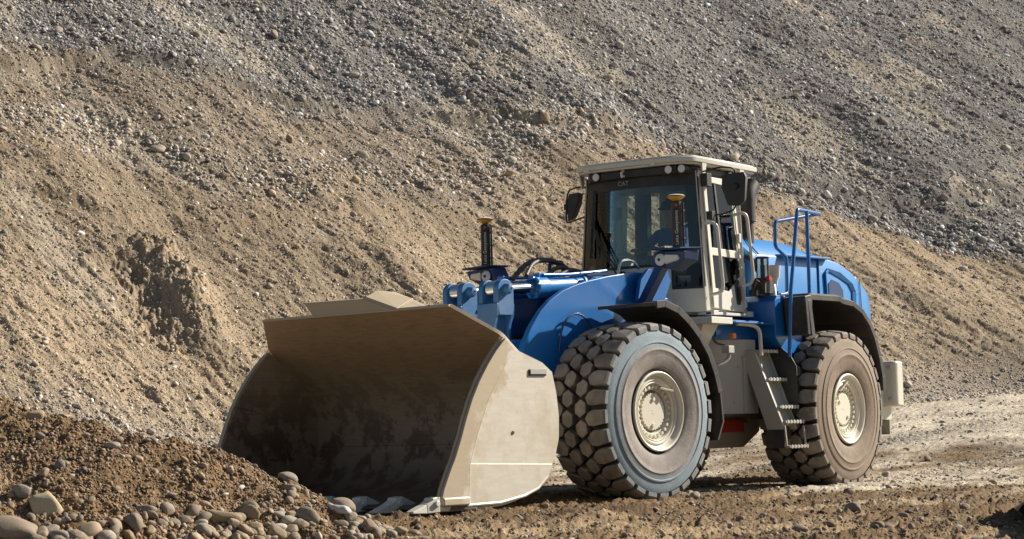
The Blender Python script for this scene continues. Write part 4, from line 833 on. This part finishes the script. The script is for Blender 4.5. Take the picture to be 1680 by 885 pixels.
#@HOOD
def loft(secs, m=None, mi=0):
    m = m or MB(); n = len(secs[0]); vs = [p for s_ in secs for p in s_]
    fs = [(i * n + k, i * n + k + 1, (i + 1) * n + k + 1, (i + 1) * n + k) for i in range(len(secs) - 1) for k in range(n - 1)] + [tuple(range(n)), tuple(range((len(secs) - 1) * n, len(secs) * n))[::-1]]
    return m.add(vs, fs, mi)
def hsec(x, w, zb, zs, zc, yc, wt=None):
    half = [(w, zb), (w, zs - .02), (w - .012, zs), (yc + .02, zc - .008), (yc, zc), (0, zc + .02)]
    return [(x, y, z) for y, z in half] + [(x, -y, z) for y, z in half[::-1][1:]]
m_ = loft([hsec(-1.17, .62, 2.0, 2.60, 2.80, .36), hsec(-1.6, .62, 2.0, 2.605, 2.815, .36), hsec(-2.2, .62, 2.0, 2.61, 2.82, .34), hsec(-2.75, .62, 2.0, 2.615, 2.78, .34)]); hood = part('engine_hood', m_, 'litblue', LD, bevel=.012)
m_ = loft([hsec(-2.76, .64, 1.95, 2.63, 2.74, .40), hsec(-3.0, .64, 1.95, 2.635, 2.72, .40), hsec(-3.3, .64, 1.9, 2.60, 2.66, .40), hsec(-3.65, .635, 1.9, 2.50, 2.55, .40), hsec(-3.95, .63, 1.8, 2.36, 2.41, .40), hsec(-4.12, .62, 1.75, 2.24, 2.29, .40), hsec(-4.2, .60, 1.75, 2.05, 2.10, .40)]); rh = part('rear_hood', m_, 'litblue', LD, bevel=.014)
# rear hood recess, perforated grille and door gap
m_ = MB(); pts = [(-2.92, 2.02), (-2.88, 2.47), (-2.95, 2.52), (-3.25, 2.49), (-3.58, 2.37), (-3.68, 2.26), (-3.66, 2.02)]
def framed(poly, y, wd, th, m, mi=0):
    c = np.mean(poly, 0); inn = [tuple(c + (np.array(p) - c) * (1 - wd / np.linalg.norm(np.array(p) - c))) for p in poly]; n_ = len(poly)
    for i in range(n_):
        j = (i + 1) % n_; m.hull8([(poly[i][0], y, poly[i][1]), (poly[j][0], y, poly[j][1]), (inn[j][0], y, inn[j][1]), (inn[i][0], y, inn[i][1])], [(poly[i][0], y + th, poly[i][1]), (poly[j][0], y + th, poly[j][1]), (inn[j][0], y + th * .3, inn[j][1]), (inn[i][0], y + th * .3, inn[i][1])], mi)
framed(pts, .641, .07, .030, m_); part('recess_frame', m_, 'litblue', rh, bevel=.004)
m_ = MB(); gp = [(-3.00, 2.04), (-2.98, 2.34), (-3.06, 2.39), (-3.25, 2.36), (-3.36, 2.27), (-3.37, 2.04)]; m_.prism(gp, .641, .650); part('perforated_grille', m_, 'darkblue', rh, bevel=0)
m_ = MB(); m_.bar((-3.88, .640, 1.92), (-3.83, .642, 2.43), .006, .012); m_.bar((-3.90, .645, 2.28), (-3.90, .645, 2.36), .012, .012); part('door_gap', m_, 'dark', rh, bevel=0)
m_ = MB(); m_.tube([(-1.30, .632, 2.60), (-1.35, .50, 2.72), (-1.45, .37, 2.83)], .008, 6); m_.bar((-1.30, .622, 2.05), (-1.30, .622, 2.60), .01, .01); part('panel_gap', m_, 'darkblue', hood, bevel=0)
m_ = MB(); m_.hull8([(-1.75, .60, 2.60), (-1.85, .70, 2.60), (-2.95, .70, 2.62), (-2.95, .60, 2.62)], [(-1.75, .60, 2.625), (-1.85, .70, 2.625), (-2.95, .70, 2.645), (-2.95, .60, 2.645)]); part('hood_ledge', m_, 'blue', hood, bevel=.006)
m_ = MB(); m_.box(-4.15, -1.2, -.60, .60, 1.2, 2.02); part('engine_block', m_, 'dark', LD, bevel=.01)
# exhaust stack behind the cab
m_ = MB(); m_.tube([(-1.52, .38, 2.6), (-1.52, .38, 3.05)], .075, 24); m_.tube([(-1.52, .38, 3.0), (-1.52, .38, 3.18), (-1.54, .38, 3.32), (-1.66, .38, 3.44)], .10, 24, rnd=.08); part('exhaust_stack', m_, 'dark', LD, bevel=0, smooth=50)
# platform, deck box and steps side
m_ = MB(); m_.box(-1.22, .20, .60, 1.02, 1.775, 1.795); m_.box(-.75, .10, .96, 1.10, 1.76, 1.775); part('platform', m_, 'blue', LD, bevel=.004)
m_ = MB(); m_.box(-1.2, .22, .55, .84, 1.60, 1.772); m_.box(-.62, -.30, .845, .86, 1.60, 1.66); m_.box(.0, .10, .845, .86, 1.62, 1.70); part('valve_box', m_, 'blue', LD, bevel=.006)
m_ = MB(); m_.prism([(-.74, 1.62), (-.74, 2.02), (-.80, 2.085), (-1.35, 2.09), (-1.35, 1.45), (-.95, 1.45)], .30, 1.12); part('fender_deck', m_, 'blue', LD, bevel=.01)
for sy in (1, -1):
    fl = [(-1.00, 1.64), (-.93, 2.03), (-1.02, 2.10), (-1.70, 2.105), (-1.78, 2.08), (-2.05, 2.06), (-2.28, 1.98), (-2.48, 1.84), (-2.62, 1.66), (-2.72, 1.45), (-2.79, 1.22), (-2.80, 1.04)]
    m_ = MB(); dn = lay(fl, -.035)[:]; up = fl
    for i in range(len(fl) - 1):
        ya, yb = .60, 1.40
        m_.hull8([(up[i][0], sy * ya, up[i][1]), (up[i][0], sy * yb, up[i][1]), (dn[i][0], sy * yb, dn[i][1]), (dn[i][0], sy * ya, dn[i][1])], [(up[i + 1][0], sy * ya, up[i + 1][1]), (up[i + 1][0], sy * yb, up[i + 1][1]), (dn[i + 1][0], sy * yb, dn[i + 1][1]), (dn[i + 1][0], sy * ya, dn[i + 1][1])])
        d2 = lay(fl, -.075); m_.hull8([(up[i][0], sy * 1.38, up[i][1]), (up[i][0] , sy * 1.43, up[i][1] - .015), (d2[i][0], sy * 1.43, d2[i][1]), (d2[i][0], sy * 1.38, d2[i][1])], [(up[i + 1][0], sy * 1.38, up[i + 1][1]), (up[i + 1][0], sy * 1.43, up[i + 1][1] - .015), (d2[i + 1][0], sy * 1.43, d2[i + 1][1]), (d2[i + 1][0], sy * 1.38, d2[i + 1][1])])
    part('rear_fender', m_, 'fender', LD, bevel=.004)
m_ = MB(); m_.hull8([(-.93, 1.15, 1.64), (-.93, 1.42, 1.64), (-1.0, 1.42, 1.64), (-1.0, 1.15, 1.64)], [(-.88, 1.15, 2.05), (-.86, 1.43, 2.06), (-1.05, 1.43, 2.09), (-1.05, 1.15, 2.09)]); part('fender_cap', m_, 'fender', LD, bevel=.012)
# lubricator bowl and steel cup on the deck
m_ = MB(); m_.tube([(-.80, .95, 2.28), (-.80, .95, 2.50)], .072, 20); lb = part('lubricator_bowl', m_, 'bowl', LD, bevel=0)
m_ = MB(); m_.tube([(-.80, .95, 2.50), (-.80, .95, 2.515)], .076, 20); m_.box(-.90, -.70, .86, 1.03, 2.11, 2.28); m_.tube([(-.72, 1.0, 2.15), (-.72, 1.0, 2.42)], .03, 12); m_.tube([(-.80, .95, 2.29), (-.80, .95, 2.50)], .02, 10); m_.box(-1.1, -.6, .88, .98, 2.08, 2.15); m_.tube([(-.55, .95, 2.1), (-.6, .98, 2.25), (-.7, 1.0, 2.2)], .015, 8); part('lubricator_pump', m_, 'dark', LD, bevel=.006)
m_ = MB(); m_.cyl((-.74, 1.04, 2.27), (-.74, 1.08, 2.27), .03, 12); part('red_valve', m_, 'red', LD, bevel=0)
m_ = MB(); m_.tube([(-1.0, .98, 2.20), (-1.0, .98, 2.27), (-1.0, .98, 2.30), (-1.0, .98, 2.42), (-1.0, .98, 2.43)], [.04, .05, .07, .078, .085], 24); m_.tube([(-.98, .98, 2.22), (-.92, 1.02, 2.12), (-.90, 1.03, 2.02)], .03, 10); part('filler_cup', m_, 'white', LD, bevel=0, smooth=60)
m_ = MB(); m_.tube([(-.63, .83, 2.52), (-.66, .92, 2.47), (-.66, .93, 2.35)], .03, 10); part('rubber_latch', m_, 'black', LD, bevel=0)
# blue handrails
m_ = MB(); m_.tube([(-.74, 1.28, 1.40), (-.78, 1.30, 2.10), (-.84, 1.30, 2.35), (-1.00, 1.30, 3.03), (-1.72, 1.20, 3.04)], .021, 10, rnd=.04); m_.tube([(-1.22, 1.30, 2.10), (-1.26, 1.28, 3.03)], .021, 10); m_.tube([(-.98, 1.06, 2.10), (-1.17, 1.05, 2.12), (-1.18, 1.05, 2.53), (-.93, 1.05, 2.63), (-.94, 1.05, 2.91), (-1.72, 1.20, 3.04)], .021, 10, rnd=.05); m_.tube([(-1.30, .95, 2.10), (-1.30, .95, 2.6)], .001, 4); part('handrail', m_, 'blue', LD, bevel=0, smooth=60)
m_ = MB(); m_.tube([(-1.5, -.80, 2.2), (-1.5, -.80, 2.75), (-2.6, -.80, 2.85), (-2.6, -.80, 2.2)], .021, 10, rnd=.05); part('handrail', m_, 'blue', LD, bevel=0, smooth=60)
# side tank panel with chamfered front
m_ = MB(); m_.prism_z([(.50, .30), (.50, .36), (-.36, .925), (-.62, .93), (-.62, .30)], .80, 1.60)
m_.prism_z([(-.34, .935), (-.60, .955), (-.60, .90), (-.34, .90)], .80, 1.42)
for x, z in ((-.05, 1.05), (-.25, .92), (.12, .88), (-.30, 1.3), (.2, 1.3)): m_.cyl((x - .1, .50, z), (x, .925 - .657 * (x + .36) + .012, z), .012, 8)
tk = part('side_tank', m_, 'creamlow', LD, bevel=.010)
m_ = MB(); m_.tube([(.30, .83, 1.28), (.12, .93, 1.32), (.02, .97, 1.40), (.05, .97, 1.47)], .020, 10, rnd=.05); m_.box(.0, .12, .93, 1.02, 1.44, 1.52); part('filler_pipe', m_, 'creamlow', tk, bevel=.008)
m_ = MB(); m_.box(-.12, -.05, .93, .98, 1.60, 1.66); part('orange_reflector', m_, 'orange', tk, bevel=.006)
m_ = MB(); m_.tube([(.30, .86, 1.75), (.20, .88, 1.60), (.15, .88, 1.55), (.0, .90, 1.53)], .012, 8, rnd=.05); m_.tube([(.40, .80, 1.72), (.30, .84, 1.68), (.28, .84, 1.52)], .010, 8, rnd=.05); part('cable', m_, 'hose', LD, bevel=0)
m_ = MB(); m_.tube([(-.10, 1.00, 1.76), (-.36, 1.05, 1.75), (-.42, 1.10, 1.70), (-.40, 1.12, 1.42)], .022, 10, rnd=.06); part('ladder_rail', m_, 'cream', LD, bevel=0)
# ladder
m_ = MB()
for x0_, x1_ in ((-.40, -.44), (-.85, -.825)):
    P0 = [(x0_, .86, 1.48), (x0_, 1.03, 1.48), (x0_, 1.34, .70), (x0_, 1.35, .62), (x0_, 1.16, .62)] if x0_ > -.5 else [(x0_, .90, 1.48), (x0_, .97, 1.48), (x0_, 1.27, .70), (x0_, 1.28, .62), (x0_, 1.16, .62)]
    m_.hull8(P0, [(x1_, y, z) for _, y, z in P0])
m_.hull8([(-.44, .93, 1.46), (-.84, .93, 1.46), (-.84, 1.23, .66), (-.44, 1.23, .66)], [(-.44, .945, 1.47), (-.84, .945, 1.47), (-.84, 1.245, .66), (-.44, 1.245, .66)])
for x_ in (-.42, -.85): m_.bar((x_, 1.36, .66), (x_, 1.38, .44), .02, .02); m_.bar((x_, 1.16, .66), (x_, 1.18, .44), .02, .02)
lad = part('ladder', m_, 'creamlow', LD, bevel=.004)
for y, z in ((1.03, 1.47), (1.13, 1.16), (1.26, .86), (1.33, .66) if False else (1.32, .70), (1.36, .435)):
    m_ = MB(); m_.box(-.85, -.43, y - .11, y + .055, z - .012, z + .012)
    for k in range(6): m_.box(-.84 + k * .07, -.81 + k * .07, y + .045, y + .06, z - .02, z + .02)
    part('step', m_, 'creamlow', lad, bevel=.003)
m_ = MB(); m_.box(-.43, -.40, 1.14, 1.36, .42, .62); m_.hull8([(-.44, 1.20, .64), (-.88, 1.20, .64), (-.88, 1.16, .45), (-.44, 1.16, .45)], [(-.44, 1.21, .64), (-.88, 1.21, .64), (-.88, 1.17, .45), (-.44, 1.17, .45)]); part('rubber_step_flap', m_, 'fender', lad, bevel=.002)
m_ = MB(); m_.prism_x([(.7, 1.60), (1.08, 1.56), (1.14, 1.49), (1.22, 1.43), (1.295, 1.30), (1.295, .82), (1.25, .74), (.7, .74)], -.875, -.862); part('inner_mud_guard', m_, 'fender', LD, bevel=.004)
# frame and belly
m_ = MB(); m_.prism([(.35, .84), (-1.60, .84), (-1.52, .60), (-1.15, .43), (.20, .43), (.30, .55)], .20, .45); m_.box(-4.1, -.6, -.45, .45, .84, 1.25); m_.box(-1.55, .2, -.45, .20, .46, .84); part('rear_frame', m_, 'creamlow', LD, bevel=.012)
m_ = MB(); m_.box(-1.15, -.15, .451, .462, .60, .70); m_.box(-1.15, .10, .46, .50, .70, .74); part('safety_bar', m_, 'red', LD, bevel=.004)
m_ = MB(); m_.box(-.45, .05, .463, .475, .61, .67); part('bar_latch', m_, 'creamlow', LD, bevel=.004)
m_ = MB(); m_.lathe([(.001, -.55), (.12, -.55), (.12, .65), (.001, .65)], (0, 0, 1.0), 'z', 20); m_.box(-.3, .35, -.25, .25, 1.4, 1.6); m_.box(-.3, .35, -.25, .25, .5, .7); part('articulation_joint', m_, 'dark', LD, bevel=0)
# rear counterweight
m_ = MB(); m_.prism_z([(-3.74, -1.08), (-3.74, 1.08), (-3.78, 1.12), (-3.93, 1.12), (-4.22, .90), (-4.40, .5), (-4.40, -.5), (-4.22, -.90), (-3.93, -1.12), (-3.78, -1.12)], .86, 1.405)
cwt = part('counterweight', m_, 'cream', LD, bevel=.03)
for y_, z_ in ((1.03, 1.33), (1.03, .95)): m_ = MB(); m_.cyl((-3.745, y_, z_), (-3.72, y_, z_), .02, 8); part('bolt', m_, 'creamlow', cwt, bevel=0)
m_ = MB(); m_.box(-3.95, -3.45, -.9, .90, .70, 1.06); m_.box(-3.90, -3.60, .90, .97, .70, 1.06); m_.tube([(-3.70, .975, .86), (-3.70, 1.0, .86), (-3.70, 1.0, .98), (-3.70, .975, .98)], .006, 6); m_.tube([(-3.80, .975, .86), (-3.80, 1.0, .86), (-3.80, 1.0, .98), (-3.80, .975, .98)], .006, 6); part('bumper_box', m_, 'cream', LD, bevel=.008)
m_ = MB(); m_.box(-3.60, -3.57, .75, .97, .52, .70); m_.box(-3.86, -3.83, .75, .97, .52, .70); m_.box(-3.86, -3.57, .75, .77, .53, .70); m_.box(-3.88, -3.55, .74, .98, .50, .52); part('rear_step', m_, 'creamlow', LD, bevel=.004)

#@DRIVER
def skinned(verts, edges, radii, sub=2):
    me = bpy.data.meshes.new('tmp'); me.from_pydata(verts, edges, []); o = bpy.data.objects.new('tmp', me); COL.objects.link(o)
    sk = o.modifiers.new('skin', 'SKIN'); ss = o.modifiers.new('sub', 'SUBSURF'); ss.levels = ss.render_levels = sub
    for i, r_ in enumerate(radii): me.skin_vertices[0].data[i].radius = (r_, r_) if not isinstance(r_, tuple) else r_
    me.skin_vertices[0].data[0].use_root = True
    dg = bpy.context.evaluated_depsgraph_get(); out = bpy.data.meshes.new_from_object(o.evaluated_get(dg)); bpy.data.objects.remove(o); return out
V = []; E = []; Rr = []
def jt(p, r_, parent=None):
    V.append(p); Rr.append(r_)
    if parent is not None: E.append((parent, len(V) - 1))
    return len(V) - 1
pel = jt((-.48, 0, 2.42), .14); bel = jt((-.50, 0, 2.56), .13, pel); che = jt((-.50, 0, 2.74), .15, bel); nk = jt((-.48, 0, 2.90), .055, che); hd = jt((-.46, 0, 2.99), .075, nk); hd2 = jt((-.44, 0, 3.08), .092, hd); hd3 = jt((-.45, 0, 3.15), .06, hd2)
jt((-.34, 0, 3.05), .022, hd2)
for sy in (1, -1):
    sh = jt((-.49, sy * .19, 2.82), .070, che); el = jt((-.28, sy * .29, 2.62), .048, sh); wr = jt((-.06, sy * .20, 2.62), .030, el); hn = jt((-.01, sy * .185, 2.62), .028, wr)
    for k, (dy, L_) in enumerate(((-.030, .045), (-.010, .052), (.010, .05), (.028, .04))):
        f1 = jt((.035, sy * (.185 + dy), 2.63), .010, hn); jt((.045 + L_ * .3, sy * (.185 + dy), 2.60), .009, f1)
    jt((.0, sy * .15, 2.60), .011, hn)
    hp = jt((-.42, sy * .11, 2.40), .10, pel); kn = jt((-.02, sy * .16, 2.40), .068, hp); an = jt((.08, sy * .16, 2.06), .045, kn); jt((.17, sy * .17, 1.98), .040, an)
pm = skinned(V, E, Rr); pm.name = 'person'
M['shirt'] = dusty('blue work shirt', (0.03, 0.12, 0.34), 0.85, amount=0.03); M['skin'] = dusty('skin', (0.40, 0.22, 0.15), 0.55, amount=0.02); M['trousers'] = dusty('dark trousers', (0.02, 0.03, 0.05), 0.85, amount=0.04); M['cap'] = dusty('dark cap', (0.015, 0.02, 0.03), 0.8, amount=0.03)
pm.materials.clear()
for k in ('shirt', 'skin', 'trousers'): pm.materials.append(M[k])
for pgn in pm.polygons:
    c_ = pgn.center; pgn.material_index = 1 if (c_.z > 2.885 or c_.x > -.14 and c_.z > 2.52) else (2 if c_.z < 2.47 else 0); pgn.use_smooth = True
pe = bpy.data.objects.new('person', pm); COL.objects.link(pe); pe['label'] = 'driver in a dark blue shirt and dark cap seated behind the cab windscreen '; pe['category'] = 'person'
m_ = MB(); m_.lathe([(.100, 3.09), (.103, 3.12), (.09, 3.17), (.05, 3.20), (0, 3.205)], (-.45, 0, 0), 'z', 24); m_.prism_z([(-.40, -.08), (-.31, -.075), (-.26, -.04), (-.26, .04), (-.31, .075), (-.40, .08)], 3.085, 3.10); part('cap', m_, 'cap', pe, bevel=.006)
S.cycles.max_bounces = 6 if hasattr(S, 'cycles') else 6
S.cycles.transparent_max_bounces = 12
